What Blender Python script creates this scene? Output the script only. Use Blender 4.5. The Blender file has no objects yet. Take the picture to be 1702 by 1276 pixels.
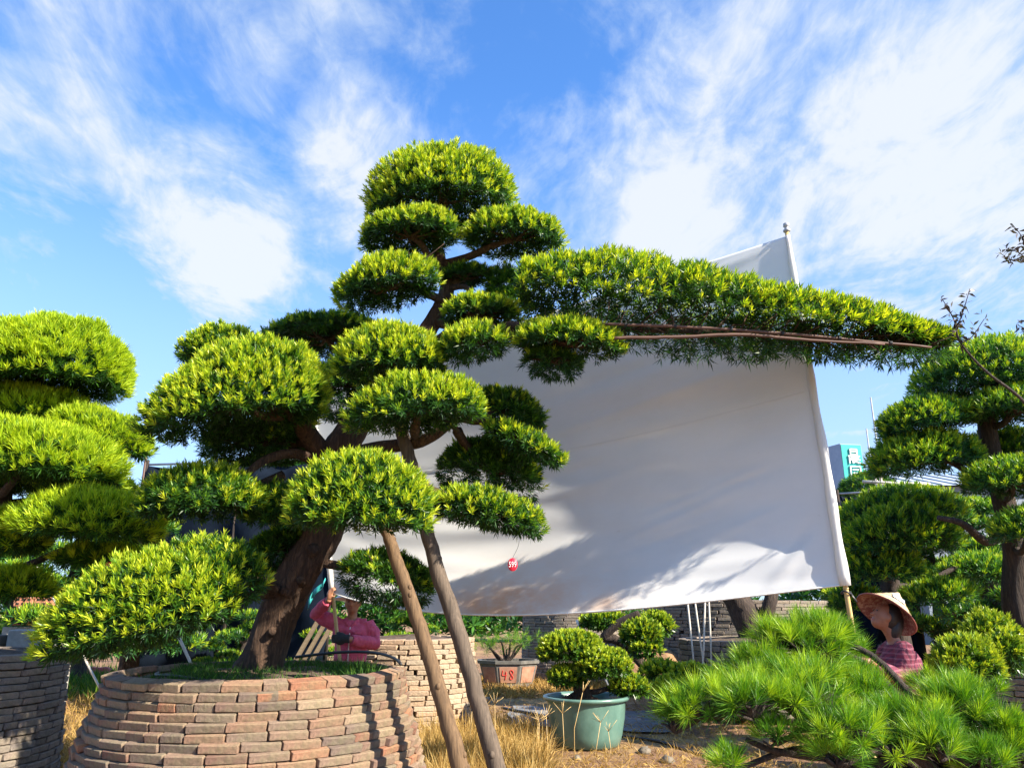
import bpy, bmesh, math, random
import numpy as np
from mathutils import Vector, Matrix
R = math.radians
rng = np.random.default_rng(7)
random.seed(7)
scene = bpy.context.scene
COL = scene.collection

# ------------------------------------------------------------------ camera
FPX, PITCH, CAMZ = 1278.0, R(16.2), 1.5
cam_d = bpy.data.cameras.new('camera'); cam = bpy.data.objects.new('camera', cam_d); COL.objects.link(cam)
cam.location = (0, 0, CAMZ); cam.rotation_euler = (R(90) + PITCH, 0, 0)
cam_d.sensor_width = 36; cam_d.lens = 36 * FPX / 1702; cam_d.clip_end = 2000; cam_d.clip_start = .05
scene.camera = cam
def ray(px, py):
    xc, yc = (px - 851) / FPX, (638 - py) / FPX
    return np.array([xc, math.cos(PITCH) - yc * math.sin(PITCH), math.sin(PITCH) + yc * math.cos(PITCH)])
def at(px, py, Y):                       # photo pixel -> point at forward distance Y
    d = ray(px, py); t = Y / d[1]
    return np.array([d[0] * t, Y, CAMZ + d[2] * t])
def ground(px, py, z=0.0):               # photo pixel -> point on the ground
    d = ray(px, py); t = (z - CAMZ) / d[2]
    return np.array([d[0] * t, d[1] * t, z])

# ------------------------------------------------------------------ world, sun, exposure
SUN_EL, SUN_AZ = R(36), R(121)           # azimuth clockwise from +Y: behind and right of the camera
S_DIR = Vector((math.sin(SUN_AZ) * math.cos(SUN_EL), math.cos(SUN_AZ) * math.cos(SUN_EL), math.sin(SUN_EL)))
world = bpy.data.worlds.new('World'); scene.world = world; world.use_nodes = True
nt = world.node_tree; nt.nodes.clear()
def nn(tree, typ, **kw):
    n = tree.nodes.new(typ)
    for k, v in kw.items():
        if k in n.inputs: n.inputs[k].default_value = v
        else: setattr(n, k, v)
    return n
def mth(tree, op, a, b=None, clamp=False):
    n = tree.nodes.new('ShaderNodeMath'); n.operation = op; n.use_clamp = clamp
    for i, v in enumerate((a, b)):
        if v is None: continue
        if isinstance(v, (int, float)): n.inputs[i].default_value = v
        else: tree.links.new(v, n.inputs[i])
    return n.outputs[0]
sky = nn(nt, 'ShaderNodeTexSky', sky_type='NISHITA', sun_disc=False, sun_elevation=SUN_EL, sun_rotation=SUN_AZ,
         air_density=1.0, dust_density=.35, ozone_density=3.2, altitude=0)
tc = nn(nt, 'ShaderNodeTexCoord')
sep = nn(nt, 'ShaderNodeSeparateXYZ'); nt.links.new(tc.outputs['Generated'], sep.inputs[0])
zz = mth(nt, 'ADD', mth(nt, 'MAXIMUM', sep.outputs[2], 0.0), .22)
cmb = nn(nt, 'ShaderNodeCombineXYZ')
nt.links.new(mth(nt, 'DIVIDE', sep.outputs[0], zz), cmb.inputs[0])
nt.links.new(mth(nt, 'DIVIDE', sep.outputs[1], zz), cmb.inputs[1])
def wnoise(scale, detail, rough, dist=0.0, off=(0, 0, 0), sc=(1, 1, 1)):
    mp = nn(nt, 'ShaderNodeMapping'); mp.inputs['Location'].default_value = off; mp.inputs['Scale'].default_value = sc
    nt.links.new(cmb.outputs[0], mp.inputs[0])
    n = nn(nt, 'ShaderNodeTexNoise', Scale=scale, Detail=detail, Roughness=rough, Distortion=dist)
    nt.links.new(mp.outputs[0], n.inputs['Vector']); return n.outputs['Fac']
n1 = wnoise(3.4, 10, .62, .9, (3.1, .4, 0), (1.25, .8, 1))
n2 = wnoise(22, 6, .6, .5, (0, 0, 0), (1.3, .7, 1))
n3 = wnoise(1.2, 4, .5, 0, (8, 2, 0))
den = mth(nt, 'ADD', mth(nt, 'SUBTRACT', mth(nt, 'MULTIPLY', n1, 1.15), .215), mth(nt, 'ADD', mth(nt, 'MULTIPLY', n2, .34), mth(nt, 'MULTIPLY', n3, .12)))
LOBES = [((40, 60), 11, 1, .13), ((120, 200), 6, 1, .13), ((340, 370), 7.5, .5, .30), ((430, 425), 5, .5, .18), ((595, 225), 5.5, .3, .30), ((570, 330), 5, 1, .10),
         ((415, 120), 3.5, .5, .17), ((590, 10), 6, 1, .12), ((1620, 60), 20, 4, .14), ((1330, 250), 16, 2, .13), ((1130, 395), 5.5, 1.2, .24), ((950, 330), 14, 2, .11),
         ((560, 480), 10, 1, .06), ((1600, 420), 18, 4, .16), ((870, 90), 11, 3, -.12), ((330, 170), 6, 2, -.08), ((230, 60), 4, 1, -.08)]
for (p, ro, ri, w) in LOBES:
    d = ray(*p); d /= np.linalg.norm(d)
    v = nn(nt, 'ShaderNodeVectorMath', operation='DOT_PRODUCT'); nt.links.new(tc.outputs['Generated'], v.inputs[0]); v.inputs[1].default_value = d
    m = nn(nt, 'ShaderNodeMapRange', interpolation_type='SMOOTHSTEP'); nt.links.new(v.outputs['Value'], m.inputs['Value'])
    m.inputs['From Min'].default_value = math.cos(R(ro)); m.inputs['From Max'].default_value = math.cos(R(ri)); m.inputs['To Max'].default_value = w
    den = mth(nt, 'ADD', den, m.outputs['Result'])
cm = nn(nt, 'ShaderNodeMapRange', interpolation_type='SMOOTHSTEP'); nt.links.new(den, cm.inputs['Value'])
cm.inputs['From Min'].default_value = .46; cm.inputs['From Max'].default_value = 1.02; cm.inputs['To Max'].default_value = .9
hz = nn(nt, 'ShaderNodeMapRange', interpolation_type='SMOOTHSTEP'); nt.links.new(sep.outputs[2], hz.inputs['Value'])   # clouds merge into pale air low down
hz.inputs['From Min'].default_value = .62; hz.inputs['From Max'].default_value = .02; hz.inputs['To Max'].default_value = .72
cov = mth(nt, 'MAXIMUM', cm.outputs['Result'], hz.outputs['Result'])
mix = nn(nt, 'ShaderNodeMix', data_type='RGBA'); nt.links.new(cov, mix.inputs['Factor'])
tint = nn(nt, 'ShaderNodeMix', data_type='RGBA', blend_type='MULTIPLY'); tint.inputs['Factor'].default_value = 1
nt.links.new(sky.outputs[0], tint.inputs['A']); tint.inputs['B'].default_value = (.60, .96, 1.32, 1)
nt.links.new(tint.outputs['Result'], mix.inputs['A'])
core = nn(nt, 'ShaderNodeMapRange', interpolation_type='SMOOTHSTEP'); nt.links.new(den, core.inputs['Value']); core.inputs['From Min'].default_value = .72; core.inputs['From Max'].default_value = 1.0
ccol = nn(nt, 'ShaderNodeMix', data_type='RGBA'); nt.links.new(core.outputs['Result'], ccol.inputs['Factor']); ccol.inputs['A'].default_value = (2.55, 3.05, 3.75, 1); ccol.inputs['B'].default_value = (3.4, 3.55, 3.8, 1)
nt.links.new(ccol.outputs['Result'], mix.inputs['B'])
bg = nn(nt, 'ShaderNodeBackground', Strength=.10); nt.links.new(mix.outputs['Result'], bg.inputs['Color'])
wo = nn(nt, 'ShaderNodeOutputWorld'); nt.links.new(bg.outputs[0], wo.inputs['Surface'])
sd = bpy.data.lights.new('sun', 'SUN'); so = bpy.data.objects.new('sun', sd); COL.objects.link(so)
sd.energy = 5.0; sd.angle = R(.53); sd.color = (1, .90, .74); so.rotation_euler = S_DIR.to_track_quat('Z', 'Y').to_euler(); so.location = (6, -4, 9)
scene.view_settings.view_transform = 'Standard'; scene.view_settings.look = 'None'
scene.view_settings.exposure = 1.46; scene.view_settings.gamma = 1
scene.render.engine = 'CYCLES'
scene.cycles.max_bounces = 6; scene.cycles.transparent_max_bounces = 6

# ------------------------------------------------------------------ materials
MATS = {}
def new_mat(name):
    m = bpy.data.materials.new(name); m.use_nodes = True; t = m.node_tree
    MATS[name] = m
    return m, t, t.nodes['Principled BSDF'], t.nodes['Material Output']
def ramp(t, fac, cols, interp='LINEAR'):
    r = t.nodes.new('ShaderNodeValToRGB'); e = r.color_ramp; e.interpolation = interp
    while len(e.elements) < len(cols): e.elements.new(.5)
    for el, (p, c) in zip(e.elements, cols): el.position = p; el.color = (*c, 1)
    if fac is not None: t.links.new(fac, r.inputs[0])
    return r.outputs[0]
def tnoise(t, scale, detail=5, rough=.6, sc=(1, 1, 1), coord='Object', dist=0):
    c = t.nodes.new('ShaderNodeTexCoord'); mp = t.nodes.new('ShaderNodeMapping'); mp.inputs['Scale'].default_value = sc
    t.links.new(c.outputs[coord], mp.inputs[0])
    n = nn(t, 'ShaderNodeTexNoise', Scale=scale, Detail=detail, Roughness=rough, Distortion=dist); t.links.new(mp.outputs[0], n.inputs['Vector'])
    return n.outputs['Fac']
def bump(t, b, h, strength, dist=.01):
    n = nn(t, 'ShaderNodeBump', Strength=strength, Distance=dist); t.links.new(h, n.inputs['Height']); t.links.new(n.outputs[0], b.inputs['Normal'])
def plain(name, c1, c2, scale=8, rough=.8, bmp=.3, bd=.01, sc=(1, 1, 1), lo=.3, hi=.7, metal=0, detail=6):
    m, t, b, o = new_mat(name)
    f = tnoise(t, scale, detail, .65, sc)
    t.links.new(ramp(t, f, [(lo, c1), (hi, c2)]), b.inputs['Base Color'])
    b.inputs['Roughness'].default_value = rough; b.inputs['Metallic'].default_value = metal
    if bmp: bump(t, b, f, bmp, bd)
    return m
def leaf_mat(name, cols, rough=.4, trans=.4, spec=.4):
    m, t, b, o = new_mat(name)
    a = nn(t, 'ShaderNodeAttribute', attribute_name='age')
    c = ramp(t, a.outputs['Fac'], cols)
    t.links.new(c, b.inputs['Base Color']); b.inputs['Roughness'].default_value = rough
    b.inputs['Specular IOR Level'].default_value = spec
    tr = nn(t, 'ShaderNodeBsdfTranslucent')
    mixc = nn(t, 'ShaderNodeMix', data_type='RGBA', blend_type='MULTIPLY'); mixc.inputs['Factor'].default_value = 1
    t.links.new(c, mixc.inputs['A']); mixc.inputs['B'].default_value = (1.3, 1.2, .35, 1)
    t.links.new(mixc.outputs['Result'], tr.inputs['Color'])
    ms = nn(t, 'ShaderNodeMixShader', Fac=trans)
    t.links.new(b.outputs[0], ms.inputs[1]); t.links.new(tr.outputs[0], ms.inputs[2]); t.links.new(ms.outputs[0], o.inputs['Surface'])
    return m
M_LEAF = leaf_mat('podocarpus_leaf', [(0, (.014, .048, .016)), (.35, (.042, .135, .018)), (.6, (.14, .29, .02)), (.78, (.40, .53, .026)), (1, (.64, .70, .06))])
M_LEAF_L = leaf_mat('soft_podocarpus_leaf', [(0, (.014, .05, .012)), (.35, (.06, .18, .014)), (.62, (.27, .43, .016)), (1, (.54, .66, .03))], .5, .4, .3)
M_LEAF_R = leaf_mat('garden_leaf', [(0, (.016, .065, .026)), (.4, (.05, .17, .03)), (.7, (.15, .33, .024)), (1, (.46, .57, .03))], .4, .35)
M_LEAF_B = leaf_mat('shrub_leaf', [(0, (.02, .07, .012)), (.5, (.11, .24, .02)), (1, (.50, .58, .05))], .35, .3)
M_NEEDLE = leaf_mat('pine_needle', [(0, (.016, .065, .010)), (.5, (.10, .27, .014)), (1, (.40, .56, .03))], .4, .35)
M_STRAW = leaf_mat('dry_straw', [(0, (.20, .11, .030)), (.5, (.42, .27, .08)), (1, (.60, .44, .18))], .7, .25, .2)
M_GRASS = leaf_mat('grass_blade', [(0, (.018, .06, .012)), (.5, (.05, .14, .018)), (1, (.16, .26, .03))], .6, .3, .2)
M_TWIGLEAF = leaf_mat('purple_leaf', [(0, (.035, .022, .025)), (.5, (.06, .05, .03)), (1, (.10, .10, .04))], .4, .2)

def bark_mat(name, c1, c2, c3):
    m, t, b, o = new_mat(name)
    f = tnoise(t, 9, 8, .7, (5, 5, .55), dist=.6); g = tnoise(t, 3, 4, .6)
    c = ramp(t, f, [(.33, c1), (.55, c2), (.72, c3)])
    mx = nn(t, 'ShaderNodeMix', data_type='RGBA', blend_type='MULTIPLY'); mx.inputs['Factor'].default_value = .55
    t.links.new(c, mx.inputs['A']); t.links.new(ramp(t, g, [(.35, (.45, .42, .40)), (.65, (1, 1, 1))]), mx.inputs['B'])
    t.links.new(mx.outputs['Result'], b.inputs['Base Color']); b.inputs['Roughness'].default_value = .9
    bump(t, b, f, .9, .03); return m
M_BARK = bark_mat('tree_bark', (.018, .011, .008), (.085, .046, .026), (.19, .115, .07))
M_BARK_D = bark_mat('dark_bark', (.018, .013, .012), (.06, .042, .032), (.14, .10, .075))
M_POST = plain('weathered_post', (.065, .037, .018), (.185, .112, .055), 7, .85, .6, .01, (9, 9, .5))
M_POST2 = plain('grey_post', (.05, .036, .026), (.15, .11, .078), 7, .85, .6, .01, (9, 9, .5))
M_BAMBOO = plain('bamboo', (.46, .30, .11), (.62, .44, .19), 6, .5, .15, .003, (6, 6, .6))
M_PALEPOLE = plain('pale_stick', (.42, .38, .32), (.62, .58, .50), 6, .6, .2, .003, (6, 6, .5))
M_REDROD = plain('reddish_rod', (.06, .028, .02), (.13, .062, .04), 8, .6, .3, .004, (1, 8, 8))
M_BLACK = plain('black_rubber', (.012, .012, .014), (.022, .022, .025), 10, .5, .1)
M_SOIL = plain('planter_soil', (.045, .03, .02), (.13, .088, .055), 14, .95, .9, .03)
M_DARKFILL = plain('soil_gap_shade', (.016, .012, .010), (.035, .027, .02), 10, .95, .5)  # near black, so shade in brick gaps and holes is in the colour
M_STEEL = plain('grey_metal', (.30, .31, .33), (.42, .43, .45), 12, .45, .1, .002, metal=.3)
M_CONC = plain('concrete', (.24, .225, .20), (.40, .38, .34), 9, .9, .5, .008)
M_DIRT = plain('mound_dirt', (.26, .13, .06), (.46, .27, .14), 5, .95, .9, .05)
M_NET = plain('dark_net', (.003, .006, .012), (.008, .014, .026), 3, .8, .35, .03)
M_TEAL = plain('teal_plastic', (.02, .30, .30), (.06, .46, .44), 6, .5, .3)
M_REDTARP = plain('red_tarp', (.42, .05, .05), (.62, .16, .13), 5, .6, .6, .03)
M_GREYMAT = plain('weed_mat', (.11, .115, .125), (.20, .21, .22), 6, 1.0, .5, .02)
M_SKIN = plain('skin', (.33, .14, .075), (.40, .19, .105), 20, .5, .08)
M_SKIN2 = plain('hat_shaded_skin', (.25, .10, .055), (.32, .14, .08), 20, .5, .08)  # darker skin tone holds the shade of the hat
M_HAIR = plain('black_hair', (.010, .008, .007), (.025, .02, .018), 30, .5, .4, .004, (1, 1, 6))
M_GLOVE = plain('black_glove', (.018, .017, .018), (.035, .033, .033), 30, .8, .3, .003)
M_TROUSER = plain('dark_trousers', (.03, .035, .05), (.05, .055, .075), 14, .85, .3)
M_LIP = plain('lip', (.33, .10, .08), (.38, .13, .1), 20, .5, 0)
M_EYE = plain('dark_eye', (.012, .01, .01), (.02, .016, .014), 20, .3, 0)
M_WHITE = plain('white_paint', (.72, .72, .70), (.80, .80, .78), 8, .6, .05)
M_TAGRED = plain('red_tag', (.55, .012, .035), (.62, .02, .05), 9, .4, .05)
M_SIGN = plain('teal_sign', (.012, .30, .25), (.02, .36, .30), 4, .4, .05)
M_SIGNSIDE = plain('shaded_sign_side', (.22, .28, .38), (.28, .34, .44), 3, .5, .05)  # blue-grey side of the teal box, its shade put into the colour
M_WALL = plain('pale_metal_wall', (.16, .20, .25), (.22, .26, .31), 1.2, .6, .1)
M_ROOF = plain('metal_roof', (.30, .36, .44), (.38, .44, .50), 1.2, .5, .1)
M_PERF = plain('red_hollow_brick', (.42, .15, .08), (.58, .26, .15), 12, .9, .4)
M_PAINTRED = plain('red_paint', (.50, .02, .02), (.58, .04, .03), 12, .6, 0)
M_PANEL = plain('terracotta_panel', (.30, .13, .08), (.48, .26, .17), 9, .8, .4, .005)
M_HEXFRAME = plain('grey_glazed_frame', (.10, .095, .085), (.20, .185, .16), 9, .6, .4, .005)
M_WOODB = plain('pale_board', (.14, .105, .065), (.26, .20, .13), 5, .8, .3, .004, (1, 8, 8))
M_BIGLEAF = plain('broad_leaf', (.03, .09, .035), (.09, .18, .06), 6, .45, .2)
M_ROCK = plain('stone', (.10, .085, .065), (.20, .17, .13), 6, .9, .8, .03)
M_POTGREEN = plain('green_glaze', (.07, .145, .12), (.13, .235, .195), 5, .3, .25, .006, (1, 1, .6))
M_SLATE = plain('shirt_button', (.65, .55, .5), (.7, .6, .55), 6, .4, 0)

def brick_mat(name, cols, moss=.5):
    m, t, b, o = new_mat(name)
    oi = t.nodes.new('ShaderNodeObjectInfo'); ge = t.nodes.new('ShaderNodeNewGeometry')
    rnd = mth(t, 'FRACT', mth(t, 'ADD', oi.outputs['Random'], ge.outputs['Random Per Island']))
    c = ramp(t, rnd, [(p_, (q_[0] * .97, q_[1] * .90, q_[2] * .88)) for p_, q_ in cols], 'LINEAR')
    f = tnoise(t, 24, 10, .78); g = tnoise(t, 7, 4, .6)
    mx = nn(t, 'ShaderNodeMix', data_type='RGBA', blend_type='MULTIPLY'); mx.inputs['Factor'].default_value = .8
    t.links.new(c, mx.inputs['A']); t.links.new(ramp(t, f, [(.34, (.38, .36, .35)), (.5, (.85, .83, .8)), (.66, (1.25, 1.2, 1.15))]), mx.inputs['B'])
    mo = nn(t, 'ShaderNodeMix', data_type='RGBA')
    t.links.new(mth(t, 'MULTIPLY', ramp(t, g, [(.48, (0, 0, 0)), (.68, (1, 1, 1))]), moss), mo.inputs['Factor'])
    t.links.new(mx.outputs['Result'], mo.inputs['A']); mo.inputs['B'].default_value = (.17, .165, .085, 1)
    t.links.new(mo.outputs['Result'], b.inputs['Base Color']); b.inputs['Roughness'].default_value = .9
    bump(t, b, mth(t, 'ADD', f, g), .9, .012); return m
M_BRICK = brick_mat('old_brick', [(0, (.26, .205, .155)), (.14, (.31, .20, .135)), (.26, (.185, .115, .09)), (.36, (.40, .185, .10)), (.46, (.29, .22, .16)), (.56, (.165, .13, .11)), (.66, (.245, .195, .15)), (.76, (.36, .235, .15)), (.86, (.215, .145, .115)), (1, (.36, .29, .20))])
M_BRICK_G = brick_mat('grey_brick', [(0, (.21, .20, .185)), (.3, (.28, .25, .22)), (.55, (.19, .175, .16)), (.8, (.30, .26, .215)), (1, (.23, .21, .19))], .35)
M_BRICK_P = brick_mat('pale_brick', [(0, (.44, .37, .27)), (.35, (.52, .43, .31)), (.6, (.38, .31, .22)), (.8, (.50, .36, .24)), (1, (.40, .36, .28))], .2)

# ground: reddish dirt, straw-coloured patches
m, t, b, o = new_mat('ground_dirt'); M_GROUND = m
f1 = tnoise(t, .55, 8, .65); f2 = tnoise(t, 5, 8, .7); f3 = tnoise(t, 28, 6, .7)
ca = ramp(t, f2, [(.3, (.12, .062, .034)), (.52, (.25, .135, .07)), (.72, (.36, .21, .11))])
cb = ramp(t, f2, [(.3, (.20, .12, .045)), (.7, (.46, .30, .12))])
mx = nn(t, 'ShaderNodeMix', data_type='RGBA'); t.links.new(ramp(t, f1, [(.46, (0, 0, 0)), (.6, (1, 1, 1))]), mx.inputs['Factor'])
t.links.new(ca, mx.inputs['A']); t.links.new(cb, mx.inputs['B'])
mx2 = nn(t, 'ShaderNodeMix', data_type='RGBA', blend_type='MULTIPLY'); mx2.inputs['Factor'].default_value = .7
t.links.new(mx.outputs['Result'], mx2.inputs['A']); t.links.new(ramp(t, f3, [(.3, (.45, .45, .45)), (.65, (1.1, 1.1, 1.1))]), mx2.inputs['B'])
t.links.new(mx2.outputs['Result'], b.inputs['Base Color']); b.inputs['Roughness'].default_value = .95
bump(t, b, mth(t, 'ADD', f2, f3), .8, .04)

# white cloth with rust stains low in the middle
m, t, b, o = new_mat('white_cloth'); M_CLOTH = m
uv = t.nodes.new('ShaderNodeUVMap'); sp = t.nodes.new('ShaderNodeSeparateXYZ'); t.links.new(uv.outputs[0], sp.inputs[0])
def lobe2(u0, v0, su, sv):
    du = mth(t, 'DIVIDE', mth(t, 'SUBTRACT', sp.outputs[0], u0), su); dv = mth(t, 'DIVIDE', mth(t, 'SUBTRACT', sp.outputs[1], v0), sv)
    return mth(t, 'POWER', 2.718, mth(t, 'MULTIPLY', mth(t, 'ADD', mth(t, 'MULTIPLY', du, du), mth(t, 'MULTIPLY', dv, dv)), -1))
st = mth(t, 'ADD', lobe2(.42, .02, .09, .075), mth(t, 'MULTIPLY', lobe2(.46, .06, .17, .10), .55))
st = mth(t, 'ADD', st, mth(t, 'MULTIPLY', lobe2(.62, .02, .035, .03), .8))
fn = tnoise(t, 5, 7, .7, coord='UV'); fs = tnoise(t, 26, 5, .7, coord='UV')
stain = mth(t, 'MULTIPLY', st, ramp(t, fn, [(.32, (0, 0, 0)), (.58, (1, 1, 1))]), clamp=True)
cl = nn(t, 'ShaderNodeMix', data_type='RGBA'); t.links.new(mth(t, 'MULTIPLY', stain, .7), cl.inputs['Factor'])
t.links.new(ramp(t, tnoise(t, 3, 8, .7, coord='UV'), [(.3, (.74, .75, .75)), (.7, (.84, .84, .83))]), cl.inputs['A']); cl.inputs['B'].default_value = (.74, .38, .13, 1)
sk = nn(t, 'ShaderNodeMix', data_type='RGBA'); t.links.new(mth(t, 'MULTIPLY', ramp(t, fs, [(.66, (0, 0, 0)), (.76, (1, 1, 1))]), .25), sk.inputs['Factor'])
t.links.new(cl.outputs['Result'], sk.inputs['A']); sk.inputs['B'].default_value = (.45, .38, .28, 1)
t.links.new(sk.outputs['Result'], b.inputs['Base Color']); b.inputs['Roughness'].default_value = .62
tr = nn(t, 'ShaderNodeBsdfTranslucent'); t.links.new(sk.outputs['Result'], tr.inputs['Color'])
ms = nn(t, 'ShaderNodeMixShader', Fac=.3); t.links.new(b.outputs[0], ms.inputs[1]); t.links.new(tr.outputs[0], ms.inputs[2]); t.links.new(ms.outputs[0], o.inputs['Surface'])
# plaid shirts
def plaid(name, base, a, c, s):
    m, t, b, o = new_mat(name)
    col = None
    tcn = t.nodes.new('ShaderNodeTexCoord'); spn = t.nodes.new('ShaderNodeSeparateXYZ'); t.links.new(tcn.outputs['Object'], spn.inputs[0])
    sx = mth(t, 'SINE', mth(t, 'MULTIPLY', mth(t, 'ADD', spn.outputs[0], spn.outputs[1]), s)); sz = mth(t, 'SINE', mth(t, 'MULTIPLY', spn.outputs[2], s))
    m1 = nn(t, 'ShaderNodeMix', data_type='RGBA'); t.links.new(mth(t, 'MULTIPLY', mth(t, 'GREATER_THAN', sx, .45), .75), m1.inputs['Factor']); m1.inputs['A'].default_value = (*base, 1); m1.inputs['B'].default_value = (*a, 1)
    m2 = nn(t, 'ShaderNodeMix', data_type='RGBA'); t.links.new(mth(t, 'MULTIPLY', mth(t, 'GREATER_THAN', sz, .55), .6), m2.inputs['Factor']); t.links.new(m1.outputs['Result'], m2.inputs['A']); m2.inputs['B'].default_value = (*c, 1)
    t.links.new(m2.outputs['Result'], b.inputs['Base Color']); b.inputs['Roughness'].default_value = .85
    bump(t, b, tnoise(t, 16, 4, .6), .7, .02); return m
M_SHIRT1 = plaid('pink_shirt', (.58, .085, .15), (.60, .11, .17), (.54, .08, .14), 110)
M_SHIRT2 = plaid('maroon_plaid', (.17, .025, .05), (.06, .016, .035), (.27, .10, .13), 170)
M_NET.node_tree.nodes['Principled BSDF'].inputs['Specular IOR Level'].default_value = .08
m, t, b, o = new_mat('woven_hat'); M_HAT = m
fh = tnoise(t, 40, 4, .6); c = ramp(t, fh, [(.35, (.50, .36, .18)), (.65, (.70, .55, .33))]); t.links.new(c, b.inputs['Base Color']); b.inputs['Roughness'].default_value = .6; bump(t, b, fh, .4, .004)
M_HATRIM = plain('hat_binding', (.16, .04, .03), (.24, .07, .05), 20, .6, .2)
M_LINING = plain('hat_lining', (.22, .07, .06), (.42, .26, .2), 34, .8, .1, lo=.45, hi=.6)
M_PATCH = plain('grey_patch', (.36, .42, .50), (.46, .52, .60), 20, .6, .1)

# ------------------------------------------------------------------ helpers
def link(o, parent=None):
    COL.objects.link(o)
    if parent is not None: o.parent = parent
    return o
def tag(o, label=None, cat=None, group=None, kind=None):
    for k, v in (('label', label), ('category', cat), ('group', group), ('kind', kind)):
        if v: o[k] = v
    return o
def empty(name, loc, label, cat, group=None, kind=None):
    o = bpy.data.objects.new(name, None); o.empty_display_size = .1; o.location = [float(v) for v in loc]; link(o)
    return tag(o, label, cat, group, kind)
def mesh_np(name, V, F, mat, parent=None, age=None, smooth=False, off=(0, 0, 0)):
    V = np.asarray(V, dtype=np.float32) - np.asarray(off, dtype=np.float32)
    F = np.asarray(F, dtype=np.int32); k = F.shape[1]
    me = bpy.data.meshes.new(name)
    me.vertices.add(len(V)); me.vertices.foreach_set('co', V.ravel())
    me.loops.add(F.size); me.loops.foreach_set('vertex_index', F.ravel())
    me.polygons.add(len(F)); me.polygons.foreach_set('loop_start', np.arange(len(F), dtype=np.int32) * k)
    if smooth: me.polygons.foreach_set('use_smooth', np.ones(len(F), dtype=bool))
    if age is not None:
        a = me.attributes.new('age', 'FLOAT', 'POINT'); a.data.foreach_set('value', np.asarray(age, dtype=np.float32))
    me.update(calc_edges=True); me.materials.append(mat)
    return link(bpy.data.objects.new(name, me), parent)
class MB:
    """collects shapes into one mesh; off = origin of the parent"""
    def __init__(s): s.v, s.f, s.sm = [], [], []
    def add(s, V, F, sm=False):
        n = len(s.v); s.v += [tuple(float(c) for c in p) for p in V]; s.f += [tuple(i + n for i in f) for f in F]; s.sm += [sm] * len(F); return s
    def box(s, c, size, rot=None):
        x, y, z = size[0] / 2, size[1] / 2, size[2] / 2
        P = [Vector(p) for p in ((-x, -y, -z), (x, -y, -z), (x, y, -z), (-x, y, -z), (-x, -y, z), (x, -y, z), (x, y, z), (-x, y, z))]
        if rot is not None: P = [rot @ p for p in P]
        c = Vector([float(q) for q in c])
        return s.add([p + c for p in P], [(0, 3, 2, 1), (4, 5, 6, 7), (0, 1, 5, 4), (1, 2, 6, 5), (2, 3, 7, 6), (3, 0, 4, 7)])
    def tube(s, pts, rad, n=8, noise=0.0, cap=True, ridge=0):
        P = [Vector([float(q) for q in p]) for p in pts]; m_ = len(P)
        if isinstance(rad, (int, float)): rad = [rad] * m_
        T = [(P[min(i + 1, m_ - 1)] - P[max(i - 1, 0)]).normalized() for i in range(m_)]
        u = T[0].orthogonal().normalized(); V = []
        ph = random.random() * 6
        for i in range(m_):
            u = (u - T[i] * u.dot(T[i])).normalized(); w = T[i].cross(u)
            for j in range(n):
                a = 2 * math.pi * j / n
                r = rad[i] * (1 + noise * (random.random() - .5) + (ridge * math.sin(a * 5 + i * .35 + ph) + ridge * .7 * math.sin(a * 9 - i * .25 + ph)))
                V.append(P[i] + u * math.cos(a) * r + w * math.sin(a) * r)
        F = [(i * n + j, i * n + (j + 1) % n, (i + 1) * n + (j + 1) % n, (i + 1) * n + j) for i in range(m_ - 1) for j in range(n)]
        if cap: F += [tuple(range(n - 1, -1, -1)), tuple((m_ - 1) * n + j for j in range(n))]
        return s.add(V, F, True)
    def ell(s, c, r, rot=None, nu=14, nv=9):
        V = [(0, 0, 1)]; 
        for i in range(1, nv):
            a = math.pi * i / nv
            for j in range(nu): V.append((math.sin(a) * math.cos(2 * math.pi * j / nu), math.sin(a) * math.sin(2 * math.pi * j / nu), math.cos(a)))
        V.append((0, 0, -1)); F = [(0, 1 + j, 1 + (j + 1) % nu) for j in range(nu)]
        for i in range(nv - 2):
            for j in range(nu): F.append((1 + i * nu + j, 1 + (i + 1) * nu + j, 1 + (i + 1) * nu + (j + 1) % nu, 1 + i * nu + (j + 1) % nu))
        e = len(V) - 1; F += [(e, 1 + (nv - 2) * nu + (j + 1) % nu, 1 + (nv - 2) * nu + j) for j in range(nu)]
        P = [Vector((p[0] * r[0], p[1] * r[1], p[2] * r[2])) for p in V]
        if rot is not None: P = [rot @ p for p in P]
        c = Vector([float(q) for q in c]); return s.add([p + c for p in P], F, True)
    def lathe(s, prof, n=32, c=(0, 0, 0), rot=None):
        V = []; 
        for r, z in prof:
            for j in range(n):
                p = Vector((r * math.cos(2 * math.pi * j / n), r * math.sin(2 * math.pi * j / n), z))
                if rot is not None: p = rot @ p
                V.append(p + Vector([float(q) for q in c]))
        return s.add(V, [(i * n + j, i * n + (j + 1) % n, (i + 1) * n + (j + 1) % n, (i + 1) * n + j) for i in range(len(prof) - 1) for j in range(n)], True)
    def build(s, name, mat, parent=None, off=(0, 0, 0), bevel=0):
        me = bpy.data.meshes.new(name); o_ = [float(q) for q in off]
        me.from_pydata([(v[0] - o_[0], v[1] - o_[1], v[2] - o_[2]) for v in s.v], [], s.f)
        me.polygons.foreach_set('use_smooth', s.sm); me.update(); me.materials.append(mat)
        o = link(bpy.data.objects.new(name, me), parent)
        if bevel:
            md = o.modifiers.new('bevel', 'BEVEL'); md.width = bevel; md.segments = 2; md.limit_method = 'ANGLE'
        return o
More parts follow.
